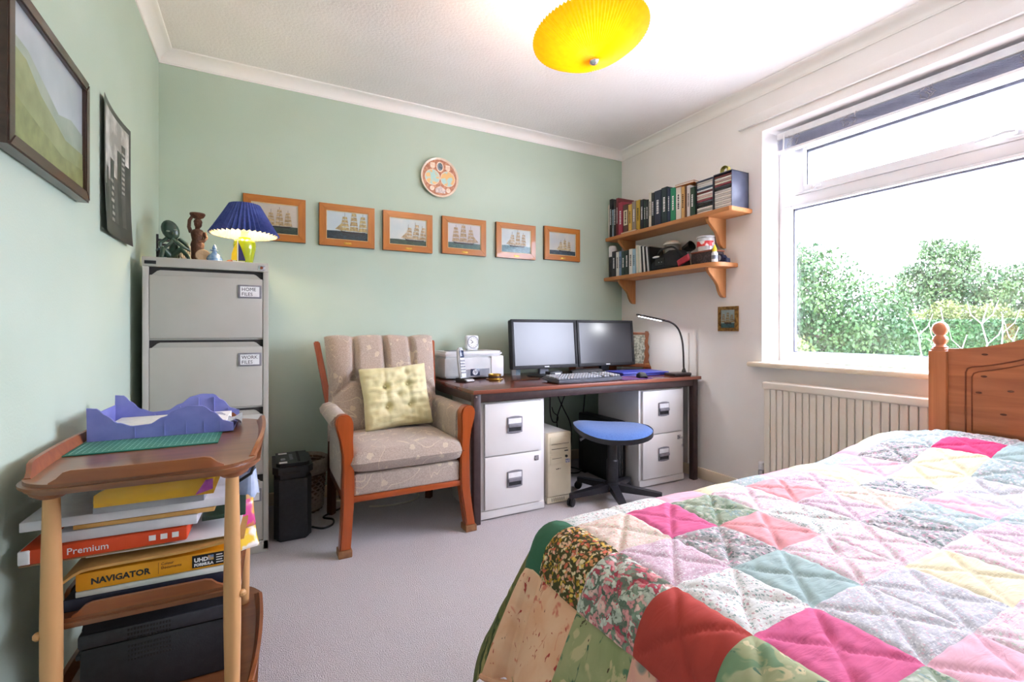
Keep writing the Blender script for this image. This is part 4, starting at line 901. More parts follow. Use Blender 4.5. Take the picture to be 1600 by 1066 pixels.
def ship_picture(cx, cz, w, h, label, skyc, seac, sl, args, sailc, dirx='back', plaque=True):
    t = thing('ship_picture', label, 'picture', (cx, YB, cz), group='row of ship pictures')
    fw = .040; d0, d1 = 0, -.022
    for nm, poly, mm in (('frame_rail', [(-w / 2, h / 2), (w / 2, h / 2), (w / 2 - fw, h / 2 - fw), (-w / 2 + fw, h / 2 - fw)], m_frm), ('frame_rail', [(-w / 2, -h / 2), (-w / 2 + fw, -h / 2 + fw), (w / 2 - fw, -h / 2 + fw), (w / 2, -h / 2)], m_frm),
                         ('frame_stile', [(-w / 2, -h / 2), (-w / 2, h / 2), (-w / 2 + fw, h / 2 - fw), (-w / 2 + fw, -h / 2 + fw)], m_frmZ), ('frame_stile', [(w / 2, -h / 2), (w / 2 - fw, -h / 2 + fw), (w / 2 - fw, h / 2 - fw), (w / 2, h / 2)], m_frmZ)):
        part(nm, mm, t, lambda b, poly=poly: b.prism(poly, .024, TR(0, -.002, 0) @ FRONT, bev=.002))
    part('backing', m_fside, t, lambda b: b.bx(-w / 2 - .001, w / 2 + .001, -.014, -.001, -h / 2 - .001, h / 2 + .001))
    iw, ih = w / 2 - fw, h / 2 - fw
    part('slip', m_gilt, t, lambda b: [b.bx(*q) for q in ((-iw, iw, -.0225, -.018, ih - .003, ih), (-iw, iw, -.0225, -.018, -ih, -ih + .003), (-iw, -iw + .003, -.0225, -.018, -ih, ih), (iw - .003, iw, -.0225, -.018, -ih, ih))])
    pa = part('painting', sky_mat('painted_sky_' + skyc[0][1:], skyc[0], skyc[1], None), t, lambda b: b.bx(-iw, iw, -.0175, -.014, -ih, ih))
    part('sea', mat('painted_sea_' + seac[0][1:], seac[0], seac[1], scale=38, stretch=(1, 1, 3), rough=.35, lo=.4, hi=.72, dist=1.5, coat=.25), pa, lambda b: b.prism([(-iw, -ih), (-iw, sl), (-iw * .5, sl + .002), (0, sl - .001), (iw * .5, sl + .002), (iw, sl), (iw, -ih)], .0008, TR(0, -.0175, 0) @ FRONT))
    x, y, s_, masts, lean, mir = args
    part('hull', mat('painted_hull', '#2a2320', '#1c1817', scale=60, rough=.4, coat=.2), pa, lambda b: b.prism([(x - s_ * .5, y + s_ * .075), (x - s_ * .46, y - s_ * .01), (x + s_ * .42, y - s_ * .01), (x + s_ * .5, y + s_ * .07), (x + s_ * .3, y + s_ * .055), (x - s_ * .3, y + s_ * .055)], .0012, TR(0, -.0176, 0) @ FRONT))
    def _sa(b):
        q = B(); ship(q, x, y, s_, masts, lean, mir); b.add(q.v, q.f, TR(0, -.0188, 0) @ FRONT)
    part('sails', mat('painted_sails_' + sailc[1:], sailc, '#8f7a58', scale=70, rough=.4, coat=.2), pa, _sa, smooth=0)
    def _ma(b):
        for k in range(masts):
            mx = x + mir * s_ * (-.38 + .36 * k); b.bx(mx - .0008, mx + .0008, -.0192, -.0185, y + s_ * .05, y + s_ * (.95 if k == 1 else .82))
        e = x + mir * s_ * .5; b.tube([(e - mir * s_ * .05, -.0188, y + s_ * .06), (e + mir * s_ * .14, -.0188, y + s_ * .13)], .0008, 4)
    part('masts', m_fside, pa, _ma)
    part('plaque', m_brass, t, lambda b: b.bx(-.022, .022, -.0275, -.026, -h / 2 + .012, -h / 2 + .024, .0008))
    return t
PW, PH = .328, .255
ship_picture(.072, 1.667, .325, PH, 'ship painting in honey wood frame half hidden by the blue lampshade', ('#c9c0b4', '#b9b3ab'), ('#38463a', '#1f2a26'), -.042, (.02, -.048, .125, 3, .0, -1), '#c4ad88')
ship_picture(.474, 1.665, PW, PH, 'ship painting with pale blue sky, dark sea and low yellowish sails', ('#b9cbd4', '#c9d3d3'), ('#16242c', '#2d4a55'), -.035, (.035, -.042, .150, 3, .0, -1), '#c2b078')
ship_picture(.856, 1.665, PW, PH, 'ship painting with cloudy blue sky and ship leaning at right', ('#b5c6cb', '#d3d6cf'), ('#2c4038', '#4a5f4a'), -.052, (.045, -.056, .130, 3, .12, -1), '#cbb894')
ship_picture(1.253, 1.672, PW, PH, 'ship painting of tall three-master on calm teal sea, fourth in the row', ('#c9c7c6', '#bdbcc0'), ('#2f4f4c', '#54766c'), -.046, (-.005, -.052, .155, 3, .0, 1), '#b9a284')
ship_picture(1.663, 1.675, PW, PH, 'ship painting with misty sky and light turquoise sea, second from the shelves', ('#b4c3c6', '#d4d8d4'), ('#39606a', '#6f9aa0'), -.035, (.01, -.040, .130, 3, .04, -1), '#c9b89a')
ship_picture(2.072, 1.688, PW, PH, 'ship painting of a small distant ship under heavy cloud, nearest the shelves', ('#a9b6bb', '#c9c3b4'), ('#1d2a33', '#3b5360'), -.052, (.02, -.055, .105, 3, .0, -1), '#c8b98c')

# decorative plate
m_pl = mat('terracotta_plate', '#c98d6c', '#a8674a', scale=60, rough=.3, coat=.4, lo=.4, hi=.6)
m_plr = mat('plate_cream_rim', '#ecd9c6', '#e2cbb4', scale=40, rough=.25, coat=.5)
pl = thing('decorative_plate', 'round decorative wall plate printed with a double-hemisphere map', 'plate', (1.072, YB, 2.055))
TPL = FRONT
part('dish', m_plr, pl, lambda b: b.lathe([(.06, .002), (.09, .004), (.128, .022), (.134, .026), (.133, .029), (.126, .027), (.118, .022), (.001, .018)], 48, TPL), smooth=60)
part('printed_face', m_pl, pl, lambda b: b.lathe([(.121, .0225), (.120, .0245), (.001, .0245)], 48, TPL), smooth=60)
m_map = mat('map_print', '#a9cfc9', '#e3b878', scale=26, rough=.3, coat=.4, lo=.48, hi=.54, detail=5)
m_cr = mat('plate_cream', '#f0dcc8', '#dfbfa6', scale=70, rough=.3, coat=.4)
for x in (-.053, .056):
    part('map_ring', m_cr, pl, lambda b, x=x: b.lathe([(.053, 0), (.053, .0012), (.001, .0012)], 32, TR(x, -.0245, -.004) @ TPL)); part('hemisphere', m_map, pl, lambda b, x=x: b.lathe([(.049, 0), (.049, .0018), (.001, .0018)], 32, TR(x, -.0245, -.004) @ TPL))
part('portrait_border', m_cr, pl, lambda b: b.lathe([(.030, 0), (.030, .002), (.001, .002)], 28, TR(.0, -.0245, .072) @ TPL @ Matrix.Diagonal((.85, 1.15, 1, 1))))
part('portrait_oval', mat('portrait_blue_grey', '#7f94a0', '#3c4a54', scale=50, rough=.3, coat=.4), pl, lambda b: b.lathe([(.022, 0), (.022, .0026), (.001, .0026)], 28, TR(.0, -.0245, .072) @ TPL @ Matrix.Diagonal((.85, 1.2, 1, 1))))
for (x, z, w, h) in ((-.052, .072, .016, .022), (.056, .068, .016, .022)): part('crest', m_cr, pl, lambda b, x=x, z=z, w=w, h=h: b.prism([(-w, h), (-w, -h * .4), (0, -h), (w, -h * .4), (w, h)], .002, TR(x, -.0245, z) @ TPL))
for (x, z) in ((-.055, -.078), (.060, -.082)): part('medallion', m_cr, pl, lambda b, x=x, z=z: b.lathe([(.016, 0), (.016, .002), (.001, .002)], 20, TR(x, -.0245, z) @ TPL))
part('ship_vignette', mat('vignette_lilac', '#b9a9a8', '#e0cfc4', scale=70, rough=.3, coat=.4), pl, lambda b: b.prism([(-.034, -.022), (-.036, .004), (0, .026), (.036, .002), (.034, -.022)], .002, TR(.004, -.0245, -.082) @ TPL))

# ------------------------------------------------------------------ left wall pictures
m_dfrm = wood('dark_brown_frame', '#4a3228', '#3a261e', axis=1, scale=10, rough=.3, coat=.25)
lp = thing('framed_landscape', 'large dark-framed landscape of misty green hills on the left wall', 'picture', (XL, 1.573, 1.572)); 
LW, LH, lf = .512, .352, .030
for poly in ([(-LW / 2, LH / 2), (LW / 2, LH / 2), (LW / 2 - lf, LH / 2 - lf), (-LW / 2 + lf, LH / 2 - lf)], [(-LW / 2, -LH / 2), (-LW / 2 + lf, -LH / 2 + lf), (LW / 2 - lf, -LH / 2 + lf), (LW / 2, -LH / 2)], [(-LW / 2, -LH / 2), (-LW / 2, LH / 2), (-LW / 2 + lf, LH / 2 - lf), (-LW / 2 + lf, -LH / 2 + lf)], [(LW / 2, -LH / 2), (LW / 2 - lf, -LH / 2 + lf), (LW / 2 - lf, LH / 2 - lf), (LW / 2, LH / 2)]):
    part('frame_rail', m_dfrm, lp, lambda b, poly=poly: b.prism(poly, .032, FACER, bev=.003))
la = part('print_sheet', mat('misty_sky_print', '#c3cbd3', '#aab4bd', scale=5, rough=.3, coat=.5), lp, lambda b: b.bx(.018, .021, -LW / 2 + lf, LW / 2 - lf, -LH / 2 + lf, LH / 2 - lf))
iw, ih = LW / 2 - lf, LH / 2 - lf
part('far_hills', mat('blue_hill_print', '#8f9f92', '#a5b0a2', scale=12, rough=.3, coat=.5), la, lambda b: b.prism([(-iw, -ih), (-iw, .075), (-iw * .6, .07), (-iw * .2, .035), (iw * .2, 0), (iw * .6, .02), (iw, .01), (iw, -ih)], .0006, TR(.021, 0, 0) @ FACER))
part('green_hills', mat('green_hill_print', '#828a5c', '#9aa070', scale=16, rough=.3, coat=.5, detail=6), la, lambda b: b.prism([(-iw, -ih), (-iw, .05), (-iw * .65, .045), (-iw * .3, .0), (0, -.02), (iw * .4, -.05), (iw, -.045), (iw, -ih)], .0012, TR(.021, 0, 0) @ FACER))
part('valley', mat('valley_print', '#8b9158', '#6c7645', scale=22, rough=.3, coat=.5, detail=6), la, lambda b: b.prism([(-iw, -ih), (-iw, -.05), (-iw * .4, -.075), (iw * .3, -.10), (iw, -.09), (iw, -ih)], .0018, TR(.021, 0, 0) @ FACER))
ps = thing('photo_poster', 'black and white poster of tall buildings curling off the left wall', 'poster', (XL, 2.235, 1.59))
m_ps = mat('dark_grey_print', '#3d3a3a', '#2a2828', scale=12, rough=.35, coat=.15)
PWd, PHd = .362, .465
def _sheet(b, u0, u1, v0, v1, e, poly=None):
    def f(u, v): y = -PWd / 2 + PWd * (u0 + (u1 - u0) * u); z = -PHd / 2 + PHd * (v0 + (v1 - v0) * v); return (.004 + e + .010 * (2 * y / PWd) ** 2 + .008 * max(0, -2 * z / PHd) ** 2, y, z)
    b.grid(f, 10, 10)
pp = part('sheet', m_ps, ps, lambda b: (_sheet(b, 0, 1, 0, 1, 0), _sheet(b, 0, 1, 0, 1, -.0006)))
part('cloudy_sky', mat('cloud_print', '#9b9794', '#e4dedb', scale=11, rough=.35, lo=.4, hi=.62, detail=5, coat=.15), pp, lambda b: _sheet(b, .06, .94, .36, .95, .0005))
m_lt = mat('pale_grey_print', '#b9b4b0', '#8f8a87', scale=40, rough=.35)
for (u, w, v1, tone) in ((.10, .10, .50, 0), (.20, .08, .42, 1), (.28, .16, .60, 0), (.44, .12, .48, 1), (.56, .14, .72, 0), (.70, .12, .80, 1), (.82, .12, .66, 0)):
    tw_ = part('tower_print', m_ps if tone == 0 else mat('mid_grey_print', '#55514f', '#454140', scale=40, rough=.35), pp, lambda b, u=u, w=w, v1=v1, tone=tone: _sheet(b, u, u + w, .12, v1, .001 + .0004 * tone))
for k in range(9): part('lit_floor_print', m_lt, pp, lambda b, k=k: _sheet(b, .71, .80, .40 + k * .04, .42 + k * .04, .0018))
for k in range(7): part('lit_water_print', m_lt, pp, lambda b, k=k: _sheet(b, .30 + .02 * (k % 3), .40 + .02 * (k % 2), .12 + k * .05, .145 + k * .05, .0018))

# ------------------------------------------------------------------ ceiling pendant
m_or = mat('orange_pleated_shade', '#ee9a00', '#e88e00', scale=40, rough=.6)
nt = m_or.node_tree; P_ = nt.nodes['Principled BSDF']; tr_ = nt.nodes.new('ShaderNodeBsdfTranslucent'); tr_.inputs[0].default_value = lin('#f7a000'); mxs = nt.nodes.new('ShaderNodeMixShader'); mxs.inputs[0].default_value = .22
nt.links.new(P_.outputs[0], mxs.inputs[1]); nt.links.new(tr_.outputs[0], mxs.inputs[2]); nt.links.new(mxs.outputs[0], nt.nodes['Material Output'].inputs[0])
nrm = Vector((.0835, -.1173, -1)).normalized(); qd = Vector((0, 0, -1)).rotation_difference(nrm)
pd = thing('pendant_light', 'orange pleated fan-shaped ceiling light with crystal finial', 'ceiling light', (1.154, 1.519, 2.189)); 
Tq = qd.to_matrix().to_4x4()
def _pleat(b):
    n = 88 * 4; prof = [(.230, 0), (.215, -.012), (.18, -.038), (.13, -.070), (.08, -.092), (.04, -.102), (.016, -.104)]; vs = []; fs = []
    for k, (r, z) in enumerate(prof):
        for i in range(n):
            a = math.tau * i / n; am = .0045 * (r / .23); vs.append((r * math.cos(a), r * math.sin(a), z + am * math.cos(88 * a)))
    for k in range(len(prof) - 1):
        for i in range(n): fs.append((k * n + i, k * n + (i + 1) % n, (k + 1) * n + (i + 1) % n, (k + 1) * n + i))
    b.add(vs, fs, Tq)
part('shade', m_or, pd, _pleat, smooth=0)
fin = part('finial', m_chrome, pd, lambda b: b.lathe([(.018, -.100), (.020, -.104), (.019, -.110), (.012, -.119), (.004, -.123), (.001, -.124)], 12, Tq, rip=.06, nr=6), smooth=20)
part('flex', m_wp, pd, lambda b: b.tube([(0, 0, .311 - .01), (.002, 0, .2), (0, 0, .06)], .004, 8))
part('ceiling_rose', m_wp, pd, lambda b: b.lathe([(.045, .311), (.043, .295), (.03, .285), (.01, .283)], 24))
part('lampholder', m_wp, pd, lambda b: b.lathe([(.016, .07), (.018, .03), (.020, .0)], 16))
part('support_ring', m_wp, pd, lambda b: [b.tube([Tq @ Vector((math.cos(a) * .2, math.sin(a) * .2, -.015)), (0, 0, .02)], .0015, 5) for a in (.4, 2.5, 4.6)])
part('bulb', bulb_m, pd, lambda b: b.lathe([(.012, 0), (.024, -.02), (.029, -.04), (.024, -.058), (.010, -.068), (.001, -.07)], 16))
pdl = bpy.data.lights.new('pendant_bulb_light', 'POINT'); pdl.energy = 13; pdl.color = (1, .9, .8); pdl.shadow_soft_size = .05
po = bpy.data.objects.new('pendant_bulb_light', pdl); COL.objects.link(po); po.parent = pd; po.location = (0, 0, .035)

# ------------------------------------------------------------------ things on the desk
DZ = .705
m_sil = mat('silver_plastic', '#c9cccd', '#bfc2c4', scale=20, rough=.35, coat=.15)
m_whp = mat('white_plastic', '#e9eaec', '#e2e3e6', scale=20, rough=.4)
m_gry = mat('mid_grey_plastic', '#8d9098', '#82858d', scale=30, rough=.4)
pn = thing('inkjet_printer', 'silver and white inkjet printer on the left end of the desk', 'printer', (1.222, 2.945, DZ))
part('body', m_sil, pn, lambda b: b.prism([(-.21, .13), (-.21, -.06), (-.195, -.095), (-.15, -.115), (.19, -.12), (.205, -.105), (.205, .13)], .145, None, bev=.012, d0=.008))
part('lid', m_whp, pn, lambda b: b.prism([(-.208, .13), (-.208, -.06), (-.193, -.093), (-.15, -.113), (.188, -.118), (.203, -.103), (.203, .13)], .178, None, bev=.010, d0=.146))
part('side_panel', m_whp, pn, lambda b: b.bx(.115, .206, -.126, -.08, .01, .146, .006))
part('output_bay', mat('bay_silver', '#dfe1e2', '#cfd2d5', scale=10, rough=.25, coat=.3), pn, lambda b: b.prism([(-.105, .012), (-.105, .118), (-.09, .134), (0, .142), (.09, .134), (.105, .118), (.105, .012)], .006, TR(0, -.118, 0) @ FRONT, bev=.002))
tr2 = part('paper_door', m_gry, pn, lambda b: b.prism([(-.10, .016), (-.10, .062), (.10, .066), (.10, .016)], .006, TR(0, -.122, 0) @ FRONT, bev=.002))
lg2 = part('logo_plate', mat('navy_logo', '#2c3350', '#252b45', scale=40, rough=.3), tr2, lambda b: b.bx(-.034, .030, -.1295, -.127, .022, .066, .001))
part('logo_disc', m_whp, tr2, lambda b: b.lathe([(.018, 0), (.018, .001), (.001, .001)], 24, TR(-.002, -.1295, .044) @ FRONT))
text('hp', .034, MATS['navy_logo'], tr2, TR(-.0155, -.1308, .038) @ FRONT @ Matrix(((1, .22, 0, 0), (0, 1, 0, 0), (0, 0, 1, 0), (0, 0, 0, 1))), name='logo_lettering', sx=.78)
part('control_panel', m_gry, pn, lambda b: b.box((-.12, -.03, .180), (.08, .10, .006), .003))
ck = thing('desk_clock', 'small white square desk clock standing on the printer', 'clock', (1.245, 2.935, DZ + .180), rz=.12)
part('case', m_whp, ck, lambda b: b.bx(-.048, .048, -.018, .018, .008, .100, .014, 4)); part('foot', m_sil, ck, lambda b: b.bx(-.038, .038, -.016, .016, 0, .012, .004))
fc2 = part('dial', m_card, ck, lambda b: b.lathe([(.036, 0), (.036, .002), (.001, .002)], 32, TR(0, -.018, .055) @ FRONT))
part('bezel', m_gry, ck, lambda b: b.lathe([(.036, 0), (.041, 0), (.041, .003), (.036, .003)], 32, TR(0, -.018, .055) @ FRONT, cap=False))
for k in range(12): part('hour_mark', m_ink, fc2, lambda b, k=k: b.box((0, 0, 0), (.0025, .007, .0006), T=TR(0, -.0202, .055) @ FRONT @ RZ(k * PI / 6) @ TR(0, .029, 0)))
for (a, l, w) in ((2.0, .018, .004), (.85, .026, .003)): part('hand', m_ink, fc2, lambda b, a=a, l=l, w=w: b.box((0, 0, 0), (w, l, .0008), T=TR(0, -.021, .055) @ FRONT @ RZ(a) @ TR(0, l / 2, 0)))
ph = thing('cordless_phone', 'silver cordless phone standing in its black charging cradle', 'phone', (1.10, 2.70, DZ), rz=.35)
part('cradle', m_blk, ph, lambda b: b.prism([(-.045, .05), (-.035, -.045), (.035, -.045), (.045, .05)], .022, None, bev=.008))
THS = TR(0, .018, .018) @ RX(-.16)
hs_ = part('handset', m_sil, ph, lambda b: b.prism([(-.022, 0), (-.026, .04), (-.025, .13), (-.021, .175), (-.010, .190), (.010, .190), (.021, .175), (.025, .13), (.026, .04), (.022, 0)], .014, THS @ FRONT, bev=.006, d0=-.014))
part('screen', mat('phone_screen', '#3a4563', '#2b3450', scale=30, rough=.15), hs_, lambda b: b.box((0, .150, .0145), (.034, .045, .002), .001, T=THS @ FRONT))
for r in range(5):
    for c in range(3): part('key', m_gry, hs_, lambda b, r=r, c=c: b.box(((c - 1) * .013, .108 - r * .018, .0146), (.010, .011, .003), .001, T=THS @ FRONT))
part('cradle_lip', m_sil, ph, lambda b: b.box((0, -.038, .020), (.06, .03, .010), .004, T=RX(.2)))
bd = thing('brass_dish', 'small round brass dish beside the printer', 'dish', (1.315, 2.725, DZ))
part('tray', m_brass, bd, lambda b: b.lathe([(.050, 0), (.056, .004), (.056, .006), (.046, .006)], 28)); part('drum', m_brass, bd, lambda b: b.lathe([(.040, .006), (.040, .030), (.042, .032), (.042, .036), (.037, .036), (.036, .030), (.001, .028)], 28))
part('band', m_fside, bd, lambda b: b.lathe([(.0405, .012), (.0408, .014), (.0408, .024), (.0405, .026)], 28, cap=False))
ib = thing('ink_box', 'small white and pale blue box beside the left monitor', 'box', (1.575, 2.93, DZ), rz=-.2)
part('carton', m_card, ib, lambda b: b.bx(-.03, .03, -.02, .02, 0, .068, .001)); part('blue_label', mat('pale_blue_print', '#8fbcd9', '#cfe3ef', scale=50, rough=.4), ib, lambda b: b.bx(-.002, .0301, -.0206, .0, .004, .064))
# monitors
m_scr = mat('dark_screen', '#2a2a31', '#25252c', scale=4, rough=.33, spec=.9)
def monitor(cx, label, mark):
    t = thing('monitor', label, 'monitor', (cx, 2.80, DZ), group='monitors on the desk')
    T = TR(0, -.02, .052) @ RX(-.09)
    part('housing', m_blk, t, lambda b: b.bx(-.262, .262, -.002, .045, 0, .335, .012, T=T))
    part('bezel', m_blk2, t, lambda b: [b.bx(*q, bev=.002, T=T) for q in ((-.262, .262, -.016, 0, .317, .336), (-.262, .262, -.016, 0, 0, .024), (-.262, -.244, -.016, 0, .02, .32), (.244, .262, -.016, 0, .02, .32))])
    part('screen', m_scr, t, lambda b: b.bx(-.245, .245, -.010, -.004, .023, .318, T=T))
    part('logo', m_sil, t, lambda b: b.bx(-.018, .018, -.0175, -.016, .008, .016, T=T))
    part('neck', m_blk if mark else m_gry, t, lambda b: b.bx(-.035, .035, .0, .03, .01, .12, .004)); part('base', m_blk, t, lambda b: b.lathe([(.12, 0), (.118, .008), (.04, .014), (.001, .015)], 32, Matrix.Diagonal((1.05, .8, 1, 1))))
monitor(1.732, 'black widescreen monitor reflecting the window, on the left of the pair', False)
monitor(2.262, 'black widescreen monitor with darker screen, on the right of the pair', True)
sp_ = thing('speaker_bar', 'black soundbar speaker lying under the joint of the two monitors', 'speaker', (1.985, 2.66, DZ))
part('bar', m_blk, sp_, lambda b: b.lathe([(.018, -.13), (.022, -.12), (.022, .12), (.018, .13)], 16, TR(0, 0, .024) @ RY(PI / 2))); part('grille', m_blk2, sp_, lambda b: b.lathe([(.0225, -.10), (.0225, .10)], 16, TR(0, -.001, .025) @ RY(PI / 2), cap=False)); part('foot', m_blk, sp_, lambda b: b.bx(-.1, .1, -.015, .015, 0, .01))
wc = thing('card_reader', 'small black desktop gadget under the left monitor', 'gadget', (1.70, 2.63, DZ))
part('body', m_blk, wc, lambda b: b.bx(-.05, .05, -.03, .03, 0, .045, .006)); part('window', m_whp, wc, lambda b: b.bx(-.01, .035, -.0315, -.03, .014, .036))
# keyboard, mouse
kb = thing('keyboard', 'silver and black computer keyboard angled on the desk edge', 'keyboard', (1.77, 2.40, DZ), rz=.03)
part('case', mat('dark_keyboard_case', '#5d6069', '#53565f', scale=30, rough=.4), kb, lambda b: b.prism([(-.255, .085), (-.262, 0), (-.245, -.085), (-.10, -.10), (.10, -.10), (.245, -.085), (.262, 0), (.255, .085)], .020, RX(.06) @ TR(0, 0, .008), bev=.007))
m_key = mat('key_grey', '#b4b5bb', '#8f9097', scale=60, rough=.5); m_keyd = mat('key_dark', '#4c4c52', '#404046', scale=60, rough=.5)
kp = part('key_plate', m_keyd, kb, lambda b: b.bx(-.24, .24, -.065, .072, .027, .030, T=RX(.06)))
k0 = None
for r in range(6):
    for c in range(22):
        if c in (15, 18) : continue
        x, y = -.228 + c * .0217, .062 - r * .0245
        if k0 is None: k0 = part('key', m_key, kb, lambda b: b.box((0, 0, .004), (.0165, .0185, .010), .003)); o = k0
        else: o = k0.copy(); COL.objects.link(o)
        if r == 0 or c > 15: o.data = o.data
        o.parent = kb; o.location = (x, y, .030 + y * .06); o.rotation_euler = (.06, 0, 0)
for x in (-.2, .2): part('foot', m_blk, kb, lambda b, x=x: b.bx(x - .02, x + .02, .06, .075, 0, .014).bx(x - .02, x + .02, -.06, -.05, 0, .008))
mp_ = tag(part('mouse_mat', mat('purple_mat', '#6a3f78', '#5f366c', scale=80, rough=.9), None, lambda b: b.box((0, 0, .0015), (.24, .19, .003), .001)), 'thin purple mouse mat at the front of the desk', 'mouse mat'); mp_.location = (2.135, 2.40, DZ)
ms = thing('computer_mouse', 'black computer mouse on the purple mat', 'mouse', (2.215, 2.365, DZ + .003), rz=-.5)
part('shell', m_blk2, ms, lambda b: b.grid(lambda u, v: ((.031 * math.sin(PI * (u - .5)) * (1 - .25 * (2 * v - 1) ** 2 * (1 if v > .5 else .6))), (v - .5) * .108, .036 * max(0, math.cos(PI * (u - .5))) ** .5 * max(0, math.sin(PI * (.06 + .88 * v))) ** .7), 16, 16), smooth=60)
part('wheel', m_gry, ms, lambda b: b.lathe([(.008, -.003), (.010, 0), (.008, .003)], 14, TR(0, .03, .024) @ RY(PI / 2)))
lt = thing('laptop', 'closed blue laptop lying on the desk in front of right monitor', 'laptop', (2.37, 2.578, DZ), rz=-.12)
m_lap = mat('royal_blue_lid', '#3b45b0', '#343ea2', scale=20, rough=.4, coat=.1)
part('base', m_lap, lt, lambda b: b.bx(-.19, .19, -.11, .11, 0, .012, .005)); part('lid', m_lap, lt, lambda b: b.bx(-.192, .192, -.112, .112, .013, .024, .006, 3))
# wooden framed glass piece behind the right monitor
m_ww = wood('carved_brown_wood', '#8f4f26', '#6f3a1a', axis=2, scale=8, rough=.35, coat=.2)
wfr = thing('carved_wooden_frame', 'carved wooden frame holding an engraved glass panel behind the right monitor', 'frame', (2.548, 2.852, DZ), rz=-.82)
side = [(0, 0), (.062, 0), (.060, .03), (.050, .05), (.040, .085), (.046, .12), (.038, .15), (.046, .185), (.036, .215), (.040, .255), (.046, .285), (.040, .305), (.018, .308), (.010, .29), (.018, .25), (.010, .215), (.018, .175), (.008, .14), (.014, .11), (.002, .06)]
for s_, x in ((1, .10), (-1, -.10)): part('side_post', m_ww, wfr, lambda b, s_=s_, x=x: b.prism([(x + s_ * u, v) for u, v in side], .016, TR(0, .008, 0) @ FRONT, bev=.002))
part('top_rail', m_ww, wfr, lambda b: b.bx(-.13, .13, -.007, .007, .280, .300, .002)); part('base_rail', m_ww, wfr, lambda b: b.bx(-.15, .15, -.02, .02, .03, .055, .003))
part('panel', mat('etched_glass_panel', '#b9b6a4', '#77776b', scale=55, rough=.2, lo=.42, hi=.6, detail=6), wfr, lambda b: b.bx(-.115, .115, -.002, .002, .058, .278))
for x in (-.13, .13): part('brass_clip', m_brass, wfr, lambda b, x=x: b.box((x, -.0095, .05), (.026, .003, .014), .001))
part('finial', m_brass, wfr, lambda b: b.cyl((.0, 0, .30), (.0, 0, .335), .003).sph((0, 0, .338), .008, 10).cyl((-.03, 0, .337), (.02, 0, .337), .002))
wbx = thing('wooden_box', 'low brown wooden box behind the blue laptop', 'box', (2.24, 2.99, DZ), rz=0)
part('box_body', m_ww, wbx, lambda b: b.bx(-.14, .14, -.045, .045, 0, .05, .003)); part('box_lid', m_ww, wbx, lambda b: b.bx(-.143, .143, -.048, .048, .051, .065, .004)); part('clasp', m_brass, wbx, lambda b: b.bx(-.012, .012, -.051, -.048, .038, .058, .001))
# LED desk lamp
m_ledb = mat('brown_black_lamp', '#38302e', '#2c2523', scale=40, rough=.35)
dl = thing('desk_lamp', 'slim black gooseneck LED desk lamp at the window end of the desk', 'lamp', (2.553, 2.372, DZ))
part('base', m_ledb, dl, lambda b: b.bx(-.082, .082, -.05, .05, 0, .022, .008, 3))
part('neck', m_ledb, dl, lambda b: b.tube(spline([(.058, .0, .02), (.056, 0, .06), (.054, .002, .16), (.048, .006, .24), (.032, .018, .31), (.008, .036, .352), (-.022, .058, .374), (-.045, .075, .380)]), .0065, 10))
part('neck_collar', m_ledb, dl, lambda b: b.lathe([(.017, .02), (.013, .034), (.007, .05)], 14, TR(.058, 0, 0)))
hd_ = Vector((-.165, .12, .045)); TLD = TR(-.045, .075, .380) @ hd_.to_track_quat('X', 'Z').to_matrix().to_4x4()
part('head', m_ledb, dl, lambda b: b.box((.10, 0, .002), (.205, .036, .014), .006, 3, T=TLD))
part('led_strip', mat('led_diffuser', '#ffffff', '#fdfdff', emit='#f2f4ff', estr=9), dl, lambda b: b.box((.105, 0, -.0065), (.16, .026, .003), .001, T=TLD))
dll = bpy.data.lights.new('desk_lamp_light', 'AREA'); dll.shape = 'RECTANGLE'; dll.size = .16; dll.size_y = .026; dll.energy = .8; dll.color = (.95, .97, 1)
dlo = bpy.data.objects.new('desk_lamp_light', dll); COL.objects.link(dlo); dlo.parent = dl; dlo.matrix_local = TLD @ TR(.105, 0, -.010)

# ------------------------------------------------------------------ wall shelves and books
m_sh = wood('pine_shelf', '#c98a54', '#b3733f', axis=1, scale=7, rough=.5, coat=.05)
m_shZ = wood('pine_bracket', '#cd905a', '#b57844', axis=2, scale=7, rough=.5, coat=.05)
SX0 = 2.482
def shelf(z, y0, y1, label, rnd_end):
    t = thing('pine_shelf', label, 'shelf', (XR, (y0 + y1) / 2, z), group='pine shelves on the window wall'); o = (XR, (y0 + y1) / 2, z)
    if rnd_end: poly = [(XR, y1), (SX0, y1), (SX0, y0 + .07), (SX0 + .012, y0 + .035), (SX0 + .04, y0 + .01), (SX0 + .08, y0), (XR, y0)]
    else: poly = [(XR, y1), (SX0, y1), (SX0, y0 + .01), (SX0 + .01, y0), (XR, y0)]
    part('board', m_sh, t, lambda b: b.prism(poly, z, None, bev=.003, d0=z - .027), off=o)
    for yb in (2.098, 2.944):
        def _bk(b, yb=yb):
            h = .188; w = .165
            prof = [(0, 0), (-w, 0), (-w - .004, -.012), (-w + .006, -.030), (-w + .035, -.055), (-.095, -.085), (-.075, -.11), (-.065, -.14), (-.050, -.168), (-.03, -.185), (-.012, -h), (0, -h)]
            b.prism(prof, .024, Matrix(((1, 0, 0, XR), (0, 0, 1, yb - .012), (0, 1, 0, z - .027), (0, 0, 0, 1))), bev=.002)
        part('bracket', m_shZ, t, _bk, off=o)
    return t
shelf(1.768, 1.90, 3.068, 'upper pine shelf on curved brackets crowded with books and CDs', False)
shelf(1.447, 2.00, 3.088, 'lower pine shelf on curved brackets holding books and oddments', True)
m_page = mat('book_pages', '#e9e2d2', '#d9d1bf', scale=120, kind='wave', rough=.9)
